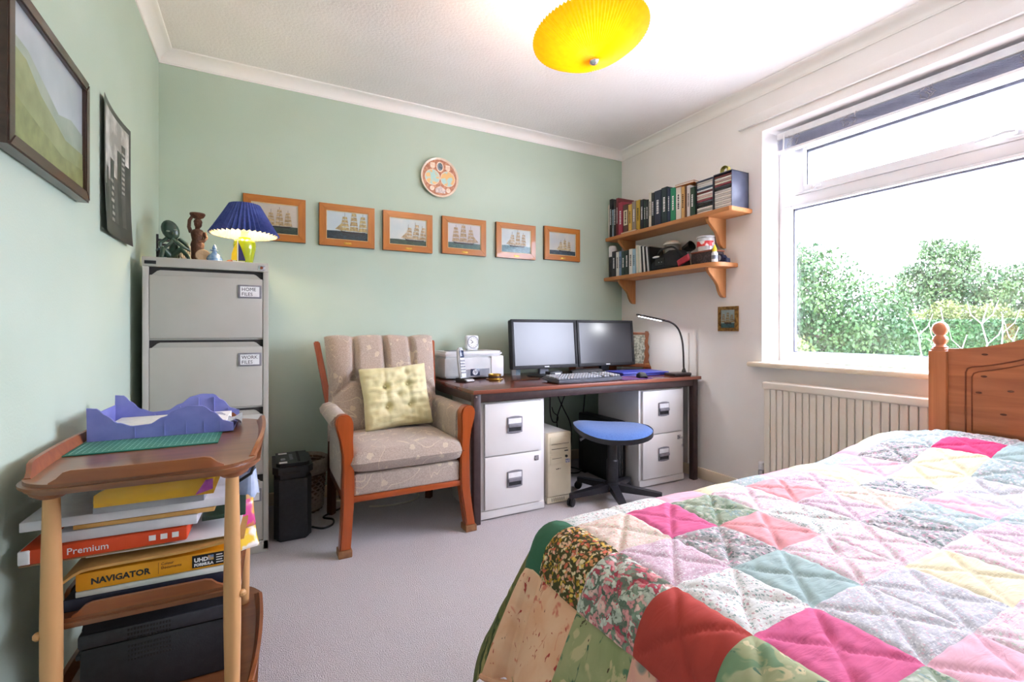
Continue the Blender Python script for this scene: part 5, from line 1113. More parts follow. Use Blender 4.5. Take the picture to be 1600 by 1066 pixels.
def book(y1, y0, z, h, d, c, label, band=None, c2=None, tilt=0, marks=True, xf=2.51, grp='books on the upper shelf', name='book', xoff=0):
    w = y1 - y0 - .001; t = thing(name, label, 'book', (xf + xoff, (y0 + y1) / 2, z), group=grp, rot=(tilt, 0, 0))
    mc = mat('cover_' + c[1:] + (c2 or '')[1:], c, c2, scale=25, rough=.4, coat=.15)
    cv_ = .0022 if w > .012 else .001
    d = min(d, XR - .004 - xf - xoff)
    part('cover', mc, t, lambda b: b.bx(0, .003, -w / 2, w / 2, 0, h, .0012).bx(0, d, -w / 2, -w / 2 + cv_, 0, h, .0004).bx(0, d, w / 2 - cv_, w / 2, 0, h, .0004))
    part('pages', m_page, t, lambda b: b.bx(.002, d - .004, -w / 2 + cv_, w / 2 - cv_, .003, h - .004))
    if band: part('spine_label', mat('label_' + band[1:], band, None, scale=40, rough=.45), t, lambda b: b.bx(-.0007, .0005, -w * .36, w * .36, h * .30, h * .80))
    if marks and w > .016:
        mk = m_ink if (band or sum(lin(c)[:3]) > .9) else m_card
        def _mk(b):
            r = random.Random(int(y0 * 1e4)); zz = h * .34
            while zz < h * .74:
                l = r.uniform(.004, .011); b.bx(-.0013, -.0006, -w * .16, w * .16, zz, zz + l); zz += l + r.uniform(.0025, .005)
        part('spine_print', mk, t, _mk)
    return t
UZ = 1.768
UB = [(3.066, 3.052, .275, .15, '#d9d3c4', None, 'thin cream book at the green wall end of the upper shelf'),
      (3.050, 3.020, .315, .165, '#17171b', None, 'tall black book second from the green wall on the upper shelf'),
      (3.018, 3.000, .225, .13, '#9fb3c4', None, 'pale blue paperback between two tall black books'),
      (2.998, 2.972, .290, .165, '#1c1a1d', None, 'black book with light spine print beside the red album'),
      (2.970, 2.945, .305, .168, '#6d1f2a', None, 'tall dark red album on the upper shelf'),
      (2.943, 2.893, .262, .14, '#a6324a', None, 'thick crimson hardback on the upper shelf'),
      (2.887, 2.829, .232, .13, '#5d3a32', '#efe3c4', 'thick book with a cream spine and dark lettering'),
      (2.827, 2.790, .220, .12, '#e2b659', None, 'yellow-orange paperback next to the cream-spined book'),
      (2.785, 2.743, .235, .14, '#97897a', None, 'grey-tan hardback left of the mustard book'),
      (2.740, 2.700, .232, .135, '#c9a23c', None, 'mustard yellow hardback on the upper shelf'),
      (2.697, 2.661, .226, .13, '#1b1d2b', None, 'navy black book right of the mustard one'),
      (2.659, 2.637, .216, .125, '#22382e', None, 'slim dark green book in the dark trio'),
      (2.636, 2.613, .212, .125, '#23242a', None, 'slim charcoal book before the gap on the upper shelf'),
      (2.608, 2.583, .256, .14, '#e3dccb', None, 'tall cream book at the middle of the upper shelf'),
      (2.581, 2.553, .248, .14, '#1d1d22', None, 'black book between the tall cream and broad navy books'),
      (2.551, 2.487, .252, .15, '#262c44', None, 'broad navy hardback with a red foot on the upper shelf'),
      (2.484, 2.430, .258, .155, '#22353c', '#1c1f26', 'broad dark teal hardback on the upper shelf'),
      (2.428, 2.402, .242, .14, '#2a3358', None, 'slim navy book left of the bright green one'),
      (2.399, 2.353, .234, .145, '#1f8a63', None, 'bright green hardback on the upper shelf'),
      (2.350, 2.305, .224, .14, '#e6e0d6', '#f2eee6', 'white hardback with dark spine lettering'),
      (2.303, 2.275, .220, .13, '#dcae6c', None, 'cream and orange paperback right of the white hardback'),
      (2.273, 2.258, .214, .125, '#6d4630', None, 'slim brown book on the upper shelf'),
      (2.256, 2.229, .214, .125, '#ddd3d3', None, 'pinkish white book near the CD rack'),
      (2.227, 2.193, .194, .12, '#274234', '#e0a09a', 'dark green book with a pink cap against the CD rack')]
for (a, c, h, d, col, band, lb) in UB:
    book(a, c, UZ, h, d, col, lb, band if band not in ('#1c1f26', '#e0a09a') else None)
# red foot of the navy book / flat things on top
ob = thing('book', 'orange book lying flat on top of the upright books', 'book', (2.56, 2.275, UZ + .2245), group='books on the upper shelf', rz=.1)
part('cover', mat('cover_orange', '#c9742f', '#b96423', scale=30, rough=.4), ob, lambda b: b.bx(-.06, .06, -.075, .075, 0, .002, .0006).bx(-.06, .06, -.075, .075, .012, .014, .0006).bx(.057, .06, -.075, .075, 0, .014)); part('pages', m_page, ob, lambda b: b.bx(-.057, .057, -.072, .072, .002, .012))
fbk = thing('flat_book', 'slim pale book lying flat at the front edge of the upper shelf', 'book', (2.495, 2.80, UZ), group='books on the upper shelf')
part('cover', mat('cover_pale_orange', '#c88d5a', '#b97c49', scale=30, rough=.5), fbk, lambda b: b.bx(-.010, .010, -.085, .085, 0, .003, .0006).bx(-.010, .010, -.085, .085, .009, .012, .0006)); part('pages', m_page, fbk, lambda b: b.bx(-.009, .009, -.083, .083, .003, .009))
# CD racks
m_rk = mat('dark_blue_grey_plastic', '#4a4f63', '#3f4457', scale=20, rough=.4); m_rki = mat('rack_black', '#1d1e26', '#16171e', scale=30, rough=.6)
cdc = ['#d8d4d2', '#2a2a30', '#8f3f4a', '#e6e2dd', '#3c4a60', '#bcb6b0', '#1e1e22', '#d9cfc4', '#6d3030', '#cfd3d8', '#efece6', '#4d4d55', '#c9a9a4', '#dfe2e6']
cdn = dict(zip(cdc, ('pale grey', 'black', 'crimson', 'white', 'slate blue', 'grey', 'jet black', 'beige', 'maroon', 'silver', 'cream', 'charcoal', 'pinkish', 'icy white')))
ordn = 'first second third fourth fifth sixth seventh eighth ninth tenth eleventh twelfth thirteenth fourteenth fifteenth sixteenth'.split()
for r, (y0, y1, lb, hz) in enumerate(((2.056, 2.190, 'CD rack beside the green book, left of the two on the shelf', .222), (1.920, 2.054, 'CD rack at the window end of the upper shelf', .228))):
    t = thing('cd_rack', lb, 'CD rack', (2.52, (y0 + y1) / 2, UZ), group='CD racks'); w = (y1 - y0) / 2
    part('side_panel', m_rk, t, lambda b: b.bx(0, .155, -w, -w + .005, 0, hz, .002)); part('side_panel', m_rki, t, lambda b: b.bx(0, .155, w - .005, w, 0, hz, .002))
    part('top_panel', m_rk, t, lambda b: b.bx(0, .155, -w, w, hz - .006, hz, .002)); part('base_panel', m_rk, t, lambda b: b.bx(0, .155, -w, w, 0, .006, .002)); part('back_panel', m_rki, t, lambda b: b.bx(.150, .155, -w, w, 0, hz))
    for k in range(16):
        c = cdc[(k * 5 + r * 3) % 14] if not (r == 1 and k < 9) else cdc[(k * 3) % 2 * 10]
        z = UZ + .009 + k * .0128
        o = thing('compact_disc_case', '%s-spined CD case, %s from the bottom of %s' % (cdn[c], ordn[k], ('the rack beside green book', 'the window-end rack')[r]), 'CD', (2.524, (y0 + y1) / 2, z), group='CDs in the racks')
        part('case', mat('cd_spine_' + c[1:], c, None, scale=90, rough=.25, coat=.3), o, lambda b: b.bx(0, .125, -w + .007, w - .007, 0, .0098, .001))
yt = thing('tape_roll', 'roll of pale yellow ribbon lying on the CD racks', 'ribbon', (2.59, 2.02, UZ + .228))
m_yr = mat('pale_yellow_ribbon', '#cfc46a', '#bfb45c', scale=60, rough=.5)
part('roll', m_yr, yt, lambda b: b.lathe([(.030, -.012), (.030, .012), (.020, .012), (.020, -.012)], 24, TR(0, 0, .030) @ RX(.1) @ RY(PI / 2) , cap=False)); part('tail', m_yr, yt, lambda b: b.grid(lambda u, v: (-.01 + .024 * v, .02 + u * .12, .006 + .006 * math.sin(u * 9)), 14, 1))
# ---- lower shelf
LZ = 1.447; G2 = 'books on the lower shelf'
LB = [(3.020, 2.974, .215, .14, '#20222c', 'dark charcoal book right of the white-capped tube'), (2.970, 2.936, .205, .068, '#e4e2dc', 'white paperback on the lower shelf'), (2.934, 2.909, .205, .068, '#7f9cc0', 'light blue paperback on the lower shelf'),
      (2.905, 2.866, .200, .14, '#27413f', 'dark teal book on the lower shelf'), (2.864, 2.824, .202, .14, '#1e2f2b', 'blackish green book on the lower shelf'), (2.819, 2.782, .205, .14, '#e9e7e2', 'white book left of the pale blue one on the lower shelf'), (2.780, 2.748, .200, .14, '#a9cbdc', 'pale sky-blue book on the lower shelf')]
for (a, c, h, d, col, lb) in LB: book(a, c, LZ, h - .008, d, col, lb, grp=G2)
for k, (col, lb) in enumerate((('#ece7d4', 'cream magazine leaning first in the leaning row'), ('#d9dccb', 'pale green magazine leaning second in the row'), ('#f2f0ea', 'white magazine leaning third in the row'), ('#2a2a2e', 'black magazine leaning between white ones'), ('#e9e9e6', 'white thin magazine leaning fifth in the row'), ('#1c1c20', 'black thin magazine leaning sixth in the row'), ('#cfcfd2', 'grey thin magazine leaning seventh in the row'), ('#17171a', 'last black magazine leaning against the black case'))):
    y = 2.738 - k * .0195; book(y, y - .0165, LZ + .002, .212 - .004 * k, .14, col, lb, grp=G2, tilt=-.03 - .012 * k, marks=False, name='magazine')
wt = thing('spray_tube', 'black tube with a white cap at the green wall end of lower shelf', 'bottle', (2.545, 3.052, LZ))
part('body', m_blk2, wt, lambda b: b.lathe([(.030, 0), (.031, .004), (.031, .165), (.029, .170)], 20)); part('cap', m_card, wt, lambda b: b.lathe([(.032, .170), (.032, .245), (.026, .258), (.012, .262), (.001, .262)], 20))
cupm = mat('grey_mug', '#9a9a98', '#8b8b89', scale=40, rough=.35)
mg = thing('storage_pot', 'grey pot with a cream domed lid behind the black camera case', 'pot', (2.622, 2.49, LZ))
part('pot', cupm, mg, lambda b: b.lathe([(.045, 0), (.05, .004), (.052, .18), (.048, .185)], 24)); part('lid', m_wp, mg, lambda b: b.lathe([(.058, .186), (.060, .195), (.045, .212), (.015, .222), (.001, .223)], 24))
cc = thing('camera_case', 'bulky black soft camera case lying on the lower shelf', 'case', (2.535, 2.42, LZ))
m_cs = mat('black_nylon', '#1c1d22', '#141519', scale=90, rough=.8, bump=.3, bscale=200)
part('body', m_cs, cc, lambda b: b.prism([(-.15, .0), (-.15, .05), (-.10, .078), (.02, .125), (.10, .12), (.14, .075), (.15, 0)], .05, FACEL, bev=.012, d0=-.04)); part('flap', m_blk, cc, lambda b: b.box((-.052, .05, .055), (.006, .09, .045), .003)); part('strap', m_blk, cc, lambda b: b.tube(spline([(-.03, .10, .09), (-.05, .04, .135), (-.04, -.05, .145), (-.03, -.10, .11)]), .007, 6))
for dy in (.0, .025): part('stud', m_sil, cc, lambda b, dy=dy: b.cyl((-.056, .03 + dy, .05), (-.058, .03 + dy, .05), .003))
part('zip_label', m_card, cc, lambda b: b.sph((-.05, .09, .092), .022, 12, (.4, 1.6, .35)))
rp = tag(part('red_pouch', mat('red_fabric', '#b32a3a', '#9a2231', scale=60, rough=.6), None, lambda b: pillow(b, .11, .045, .03, RZ(-PI / 2) @ RX(PI / 2) @ RZ(.35), 14)), 'red pouch between the black case and the woven basket', 'pouch'); rp.location = (2.493, 2.268, LZ + .040)
bk_ = thing('woven_basket', 'dark woven box with terracotta lid on the lower shelf', 'basket', (2.575, 2.145, LZ))
m_wv = mat('dark_weave', '#4a3c40', '#2a2226', scale=70, kind='voronoi', rough=.7, bump=.5, bscale=120)
part('body', m_wv, bk_, lambda b: b.bx(-.055, .055, -.085, .085, 0, .075, .006)); part('lid', mat('terracotta_lid', '#9c5a42', '#8a4c38', scale=50, rough=.6), bk_, lambda b: b.bx(-.058, .058, -.088, .088, .0755, .086, .003))
bm_ = thing('black_cup', 'black faceted cup lying on its side above the camera case', 'cup', (2.60, 2.325, LZ + .14)); 
part('bowl', m_blk, bm_, lambda b: b.lathe([(.020, -.035), (.030, -.03), (.036, .035), (.033, .035), (.026, -.025), (.001, -.028)], 10, RX(1.2), cap=False), smooth=10); part('foot', m_sil, bm_, lambda b: b.cyl((.0, 0, -.035), (.0, 0, -.030), .02))
rt = thing('sweet_tin', 'clear round tub with red and white label on the woven basket', 'tub', (2.585, 2.165, LZ + .0865))
m_clr = mat('cloudy_clear_plastic', '#cfcfcf', '#bdbfc2', scale=40, rough=.15, coat=.4)
part('tub', m_clr, rt, lambda b: b.lathe([(.050, 0), (.053, .003), (.055, .085), (.052, .09)], 24)); part('label', mat('red_white_label', '#cf3a3a', '#f0e6e2', scale=18, rough=.4, lo=.48, hi=.52), rt, lambda b: b.lathe([(.0555, .032), (.0558, .034), (.0558, .064), (.0555, .066)], 24, cap=False)); part('lid', m_clr, rt, lambda b: b.lathe([(.056, .09), (.056, .10), (.001, .102)], 24))
gl = thing('glue_bottle', 'small white glue bottle with a yellow cap on the lower shelf', 'bottle', (2.515, 2.040, LZ))
part('body', m_card, gl, lambda b: b.lathe([(.018, 0), (.019, .003), (.019, .055), (.012, .066)], 18)); part('cap', mat('yellow_cap', '#e8cf2c', '#dcc222', scale=30, rough=.35), gl, lambda b: b.lathe([(.014, .066), (.013, .085), (.006, .098), (.004, .108)], 14)); part('label', m_gry, gl, lambda b: b.lathe([(.0193, .018), (.0193, .042)], 18, cap=False))
td = thing('tape_dispenser', 'navy tape dispenser at the rounded end of the lower shelf', 'tape dispenser', (2.60, 2.05, LZ))
m_nv = mat('navy_plastic', '#232a45', '#1b2138', scale=40, rough=.3)
part('body', m_nv, td, lambda b: b.prism([(-.03, 0), (-.03, .035), (-.012, .055), (.01, .052), (.025, .03), (.042, .028), (.045, 0)], .022, FACEL, bev=.004, d0=-.022)); part('roll', m_clr, td, lambda b: b.lathe([(.02, -.024), (.02, .024)], 20, TR(0, .012, .032) @ RY(PI / 2)))
# small gilt ship picture on the window wall
sp2 = thing('small_ship_picture', 'tiny gilt-framed ship picture on the wall below the shelves', 'picture', (XR, 2.0645, 1.093)); 
m_gf = mat('old_gilt', '#a87a3e', '#6d4a22', scale=60, rough=.35, metal=.4)
w, h, f_ = .147, .160, .022
for poly in ([(-w / 2, h / 2), (w / 2, h / 2), (w / 2 - f_, h / 2 - f_), (-w / 2 + f_, h / 2 - f_)][::-1], [(-w / 2, -h / 2), (-w / 2 + f_, -h / 2 + f_), (w / 2 - f_, -h / 2 + f_), (w / 2, -h / 2)][::-1], [(-w / 2, -h / 2), (-w / 2, h / 2), (-w / 2 + f_, h / 2 - f_), (-w / 2 + f_, -h / 2 + f_)], [(w / 2, -h / 2), (w / 2 - f_, -h / 2 + f_), (w / 2 - f_, h / 2 - f_), (w / 2, h / 2)]):
    part('frame_rail', m_gf, sp2, lambda b, poly=poly: b.prism(poly, .020, FACEL, bev=.004))
pa = part('painting', mat('painted_dusk', '#9fb0b0', '#8a938c', scale=14, rough=.35), sp2, lambda b: b.bx(-.012, -.008, -w / 2 + f_, w / 2 - f_, -h / 2 + f_, h / 2 - f_))
part('sea', MATS['painted_sea_#2f4f4c'[0:12] + '2f4f4c'] if False else mat('painted_small_sea', '#3a5a5a', '#24383c', scale=60, rough=.35), pa, lambda b: b.bx(-.0128, -.012, -w / 2 + f_, w / 2 - f_, -h / 2 + f_, -h / 2 + f_ + .03))
part('hull', m_fside, pa, lambda b: b.prism([(-.028, -.020), (-.02, -.032), (.022, -.032), (.03, -.02)], .0138, FACEL))
def _ss(b): q = B(); ship(q, 0, -.03, .085, 3, .05, 1); b.add(q.v, q.f, TR(-.014, 0, 0) @ FACEL)
part('sails', mat('small_sails', '#a08a66', '#7d6a4c', scale=70, rough=.4), pa, _ss, smooth=0)

# ------------------------------------------------------------------ shredder, basket, power strip
sd = thing('paper_shredder', 'black paper shredder standing beside the filing cabinet', 'shredder', (.138, 2.66, 0))
part('bin', m_blk2, sd, lambda b: b.prism([(-.078, .125), (-.084, -.10), (-.062, -.135), (.062, -.135), (.084, -.10), (.078, .125)], .31, None, bev=.012))
hd2 = part('head', m_blk, sd, lambda b: b.prism([(-.088, .13), (-.090, -.11), (-.066, -.145), (.066, -.145), (.090, -.11), (.088, .13)], .375, None, bev=.016, d0=.311))
part('feed_slot', m_gap, hd2, lambda b: b.bx(.022, .034, -.10, .11, .374, .3762)); part('switch', m_gry, hd2, lambda b: b.bx(-.052, -.032, -.06, -.03, .374, .380, .002))
for (y, w) in ((-.10, .035), (.085, .04)): part('label', m_card, hd2, lambda b, y=y, w=w: b.bx(-.06, -.06 + w, y - .014, y + .014, .375, .3758))
for k in range(4): part('indicator_print', m_gry, hd2, lambda b, k=k: b.bx(-.012, .004, -.05 + k * .03, -.035 + k * .03, .375, .3757))
part('front_latch', m_gap, hd2, lambda b: b.bx(-.05, .03, -.148, -.144, .325, .338, .002))
wb = thing('wicker_basket', 'round wicker waste basket with a fabric liner behind the shredder', 'basket', (.212, 2.935, 0))
m_wk = mat('wicker', '#6d4a30', '#4a3020', scale=30, rough=.7)
def _wk(b):
    for k in range(17):
        z = .012 + k * .0165; r = .092 + .028 * z / .3; b.tube([((r + .004 * math.cos(18 * a_ + (k % 2) * PI)) * math.cos(a_), (r + .004 * math.cos(18 * a_ + (k % 2) * PI)) * math.sin(a_), z) for a_ in [math.tau * i / 72 for i in range(73)]], .0085, 5)
    b.lathe([(.088, .004), (.088, .012)], 24)
part('weave', m_wk, wb, _wk, smooth=60)
m_ln = mat('grey_liner', '#a08f80', '#8d7d6f', scale=70, rough=.9)
part('liner', m_ln, wb, lambda b: b.lathe([(.108, .02), (.116, .285), (.128, .300), (.137, .290), (.138, .235), (.134, .222)], 36, cap=False, rip=.015, nr=9), smooth=70)
scn = tag(part('shredder_cable', m_cbl, None, lambda b: b.tube(spline([(.23, 2.63, .012), (.28, 2.60, .006), (.33, 2.63, .006), (.34, 2.70, .006), (.30, 2.76, .006), (.42, 2.86, .006), (.5, 2.93, .008)]), .005, 6)), 'black power cable curling on the carpet beside the shredder', 'cable')
pst = thing('power_strip', 'white extension socket strip on the carpet under the armchair', 'power strip', (.545, 2.93, 0), rz=.05)
part('body', m_wp, pst, lambda b: b.bx(-.17, .17, -.028, .028, 0, .035, .006))
for k in range(4): part('socket', m_gry, pst, lambda b, k=k: b.bx(-.14 + k * .08, -.10 + k * .08, -.018, .018, .035, .0362))
for k in (0, 2): part('plug', m_blk, pst, lambda b, k=k: b.bx(-.142 + k * .08, -.098 + k * .08, -.02, .02, .0363, .07, .006))
tag(part('white_cable', m_wp, None, lambda b: b.tube(spline([(.72, 2.95, .008), (.80, 2.93, .006), (.86, 2.86, .006), (.80, 2.78, .006), (.66, 2.76, .006), (.55, 2.80, .006)]), .005, 6)), 'white cable lying on the carpet under the armchair', 'cable')

# ------------------------------------------------------------------ tea trolley
m_tk = wood('teak_tray', '#8a5634', '#6e4026', axis=0, scale=5, rough=.3, coat=.25)
m_tkr = wood('teak_rim', '#a05f33', '#86492a', axis=0, scale=6, rough=.35, coat=.15)
m_bch = wood('beech_leg', '#dba871', '#cf985f', axis=2, scale=5, rough=.4, coat=.1)
tro = thing('tea_trolley', 'three-tier teak tea trolley with beech legs along the left wall', 'trolley', (-.216, 1.575, 0), rz=-.025)
def tray_outline(hx, hy, n=14, bow=.02, r=.075):
    pts = []
    for (sx, sy, a0) in ((1, 1, 0), (-1, 1, PI / 2), (-1, -1, PI), (1, -1, 1.5 * PI)):
        for k in range(n + 1):
            a = a0 + PI / 2 * k / n; pts.append((sx * (hx - r) + r * math.cos(a), sy * (hy - r) + r * math.sin(a)))
    return [(x * (1 + bow / hx * (1 - (y / hy) ** 2)), y * (1 + bow / hy * (1 - (x / hx) ** 2))) for x, y in pts]
def tray(z, hx, hy, gal, bow=.02, r=.075):
    tt = part('tray', m_tk, tro, lambda b: b.prism(tray_outline(hx, hy, bow=bow, r=r), z, None, bev=.008, d0=z - .022), smooth=50)
    for (ax, s_, L) in gal:
        hh = .024
        def _g(b, ax=ax, s_=s_, L=L):
            def f(u, v):
                t = (u * 2 - 1) * L; e = min(1, (1 - abs(u * 2 - 1)) / .22); e = e * e * (3 - 2 * e); pr_ = [(-.008, 0), (-.006, hh * e + .002), (.003, hh * e + .002), (.008, 0), (-.008, 0)][v]
                if ax == 'x': q = (t, s_ * (hy - .016 + bow * (1 - (t / hx) ** 2)) + pr_[0] * s_ + s_ * pr_[1] * .35, z + pr_[1])
                else: q = (s_ * (hx - .016 + bow * (1 - (t / hy) ** 2)) + pr_[0] * s_ + s_ * pr_[1] * .35, t, z + pr_[1])
                return q
            vs = [f(i / 24, j) for j in range(5) for i in range(25)]; b.add(vs, [(j * 25 + i, j * 25 + i + 1, (j + 1) * 25 + i + 1, (j + 1) * 25 + i) for j in range(4) for i in range(24)])
            for i in (0, 24): b.add([f(i / 24, j) for j in range(4)], [(0, 1, 2, 3)])
        part('gallery_rail', m_tkr, tt, _g, smooth=50)
    return tt
tray(.714, .212, .318, (('x', -1, .150), ('x', 1, .150), ('y', 1, .255), ('y', -1, .255)))
tray(.4005, .178, .240, (('x', -1, .140), ('x', 1, .12), ('y', 1, .19), ('y', -1, .19)), 0, .03)
tray(.145, .205, .30, (('x', 1, .15), ('y', 1, .22), ('y', -1, .22)))
for (x, y) in ((-.162, -.262), (.162, -.262), (-.162, .180), (.162, .180)):
    lg = part('leg', m_bch, tro, lambda b, x=x, y=y: b.lathe([(.013, .05), (.0155, .15), (.0185, .32), (.0185, .42), (.0165, .55), (.0135, .692)], 20, TR(x, y, 0)))
    part('cap_block', m_tkr, lg, lambda b, x=x, y=y: b.lathe([(.020, .674), (.034, .684), (.038, .692)], 20, TR(x, y, 0)))
    part('peg', m_bch, lg, lambda b, x=x, y=y: b.sph((x + (.021 if x > 0 else -.020), y - .004, .392), .009, 10))
    part('castor', m_gry, lg, lambda b, x=x, y=y: b.lathe([(.015, -.009), (.024, -.007), (.024, .007), (.015, .009)], 18, TR(x, y, .024) @ RY(PI / 2)).cyl((x, y, .03), (x, y, .055), .007))
# on the top tray
cmt = thing('cutting_mat', 'green gridded cutting mat on top of the trolley', 'cutting mat', (-.262, 1.635, .7145), rz=-.01)
m_cm = mat('cutting_mat_green', '#2b7d6d', '#277464', scale=20, rough=.6); m_cml = mat('mat_grid_line', '#8fc0b4', '#83b6aa', scale=40, rough=.6)
part('sheet', m_cm, cmt, lambda b: b.bx(-.16, .16, -.125, .125, 0, .003, .0008))
def _gl(b):
    for k in range(25): b.bx(-.15 + k * .0125 - .0005, -.15 + k * .0125 + .0005, -.115, .115, .003, .0033)
    for k in range(20): b.bx(-.15, .15, -.115 + k * .0121 - .0004, -.115 + k * .0121 + .0004, .003, .0033)
part('grid_print', m_cml, cmt, _gl)
ltr = thing('letter_tray', 'lilac corrugated letter tray with wavy sides holding paper', 'letter tray', (-.245, 1.775, .7185), rz=-.03)
m_li = mat('lilac_plastic', '#8489c9', '#777cbf', scale=20, rough=.35, coat=.1)
wav = [(0, .088), (.06, .086), (.12, .066), (.19, .044), (.29, .032), (.40, .034), (.50, .052), (.60, .074), (.68, .080), (.77, .078), (.85, .058), (.93, .030), (1, .022)]
def wv(t):
    for (a, h1), (c, h2) in zip(wav, wav[1:]):
        if a <= t <= c: f = (t - a) / (c - a); f = f * f * (3 - 2 * f); return h1 + (h2 - h1) * f
    return wav[-1][1]
for yy, bow in ((-.118, -.006), (.118, .006)):
    def _w(b, yy=yy):
        n = 48
        for s_ in (0, .003): b.grid(lambda u, v: (-.165 + .34 * u, yy + s_ + (.004 if yy < 0 else -.004) * 0 - .01 * v * (1 if yy < 0 else -1) * wv(u) * 8, .002 + v * wv(u) * (1 if yy < 0 else 1.05)), n, 3)
        b.tube([(-.165 + .34 * i / n, yy + .0015 - .01 * (1 if yy < 0 else -1) * wv(i / n) * 8, .002 + wv(i / n) * (1 if yy < 0 else 1.05)) for i in range(n + 1)], .002, 5)
    wl = part('wavy_side', m_li, ltr, _w, smooth=60)
    for k in (3, 5, 6.5, 7.8, 9): part('rib', m_li, wl, lambda b, k=k, yy=yy: b.bx(-.165 + .034 * k, -.163 + .034 * k, yy - .003, yy + .005, .002, wv(k / 10) * .97))
part('floor_panel', m_li, ltr, lambda b: b.bx(-.165, .175, -.118, .121, 0, .003)); part('back_panel', m_li, ltr, lambda b: b.bx(-.166, -.163, -.118, .121, 0, .066))
pq = tag(part('paper_stack', mat('white_paper', '#eceae8', '#e2e0de', scale=50, rough=.8), None, lambda b: b.box((0, 0, .012), (.297, .205, .024), .001)), 'stack of white paper inside the lilac letter tray', 'paper'); pq.location = (-.24, 1.775, .7225); pq.rotation_euler = (0, 0, -.03)
crp = tag(part('crumpled_sleeve', mat('clear_sleeve', '#dfe0ea', '#cfd0de', scale=30, rough=.2, coat=.4), None, lambda b: b.grid(lambda u, v: (.0 + .10 * u, -.07 + .14 * v, .030 + .012 * math.sin(9 * u + 5 * v) * u - .02 * u), 12, 12), smooth=25), 'crinkled clear plastic sleeve sticking out of the letter tray', 'sleeve'); crp.location = (-.155, 1.775, .7215)

# papers and packets on the middle tray: each lies on the one below
def slab(name, label, cat, x0, x1, z0, z1, d, c, c2=None, y=1.365, rz=-.05, bev=.002, grp='papers on the trolley', m=None, puff=0, **k):
    t = thing(name, label, cat, ((x0 + x1) / 2, y, z0), rz=rz, group=grp); w = x1 - x0; mm = m or mat(name + c[1:], c, c2, scale=14, rough=.5, **k)
    if puff: part('wrap', mm, t, lambda b: b.grid(lambda u, v: (w * (u - .5), d * v, (z1 - z0) * (1 - .35 * abs(2 * u - 1) ** 6) * (1 + .18 * noise.noise(Vector((u * 5, v * 4, z0 * 40))))), 24, 14).grid(lambda u, v: (w * (u - .5), d * v, 0), 24, 14).grid(lambda u, v: (w * (u - .5), 0 - .004 * math.sin(PI * v), v * (z1 - z0) * (1 - .35 * abs(2 * u - 1) ** 6) * (1 + .18 * noise.noise(Vector((u * 5, 0, z0 * 40))))), 24, 4), smooth=50)
    else: part('sheets' if cat == 'paper' else 'cover', mm, t, lambda b: b.bx(-w / 2, w / 2, 0, d, 0, z1 - z0, bev))
    return t
slab('navy_folder', 'navy folder at the bottom of the trolley paper pile', 'folder', -.383, -.075, .4015, .428, .31, '#22263c', '#1a1d30')
slab('pale_book', 'pale green slim book beneath the yellow paper ream', 'book', -.362, -.07, .429, .442, .24, '#cfd6cf', '#dfe3de')
nv = slab('paper_ream', 'yellow ream of printer paper reading NAVIGATOR on its side', 'paper ream', -.361, -.063, .443, .483, .21, '#f0a71a', '#e89c10', bev=.004, rz=-.02)
Tn = TR(0, -.0006, 0) @ FRONT; m_ngrey = mat('dark_grey_print_ink', '#2e2a2c', '#262224', scale=40, rough=.5)
text('NAVIGATOR', .0185, m_ngrey, nv, TR(-.122, -.0005, .013) @ FRONT, bold=True)
text('Colour', .0085, mat('rust_ink', '#8a4a14', '#7a3f0f', scale=40), nv, TR(.005, -.0005, .027) @ FRONT); text('Documents', .0085, MATS['rust_ink'], nv, TR(.005, -.0005, .018) @ FRONT)
part('divider', MATS['rust_ink'], nv, lambda b: b.bx(.0, .0006, -.0008, .0002, .008, .034))
part('black_panel', m_ink, nv, lambda b: b.bx(.066, .134, -.0010, .0004, .006, .035)); text('UHD', .013, m_card, nv, TR(.070, -.0014, .0195) @ FRONT, bold=True); text('FORMULA', .0086, m_card, nv, TR(.070, -.0014, .0095) @ FRONT, bold=True)
part('swatch', mat('rainbow_swatch', '#3f86c9', '#d9a23c', scale=60, rough=.4), nv, lambda b: b.bx(.098, .110, -.0014, -.0008, .019, .031))
for k in range(4): part('fine_print', m_card, nv, lambda b, k=k: b.bx(.115, .130 - .002 * (k % 2), -.0014, -.0008, .010 + k * .006, .0125 + k * .006))
part('red_panel', mat('red_label', '#c3202c', '#b11a26', scale=40, rough=.4), nv, lambda b: b.bx(.138, .149, -.0010, .0004, .006, .035)); text('1', .014, m_card, nv, TR(.141, -.0014, .016) @ FRONT, bold=True)
# long brown envelope whose left end curls down
env = thing('brown_envelope', 'manila envelope with its left end curling down over the yellow ream', 'envelope', (-.212, 1.352, .4885), rz=-.04, group='papers on the trolley')
m_man = mat('manila_paper', '#d9a862', '#cf9c56', scale=20, rough=.7, bump=.1)
def _env(b):
    for e in (0, .006):
        def f(u, v):
            x = -.17 + .345 * u; z = e + .0; c = max(0, .12 - u) / .12; z -= .032 * c * c; z += .010 * u * u + .006 * u; return (x - .012 * c * c, .24 * v - .006 * c * (1 - v), z + .002 * math.sin(7 * u + 3 * v))
        b.grid(f, 30, 8)
    def g2(u, v): x = -.17 + .345 * u; c = max(0, .12 - u) / .12; return (x - .012 * c * c, -.006 * c, .006 * v - .032 * c * c + .010 * u * u + .006 * u + .002 * math.sin(7 * u))
    b.grid(g2, 30, 2)
part('paper', m_man, env, _env, smooth=60)
slab('paper_stack', 'thin wad of white sheets above the curling manila envelope', 'paper', -.345, -.05, .5135, .5175, .22, '#dcdad9')
slab('brown_card', 'brown card sticking out to the left under the orange ream', 'card', -.452, -.20, .518, .5215, .22, '#a9835c', rz=-.02)
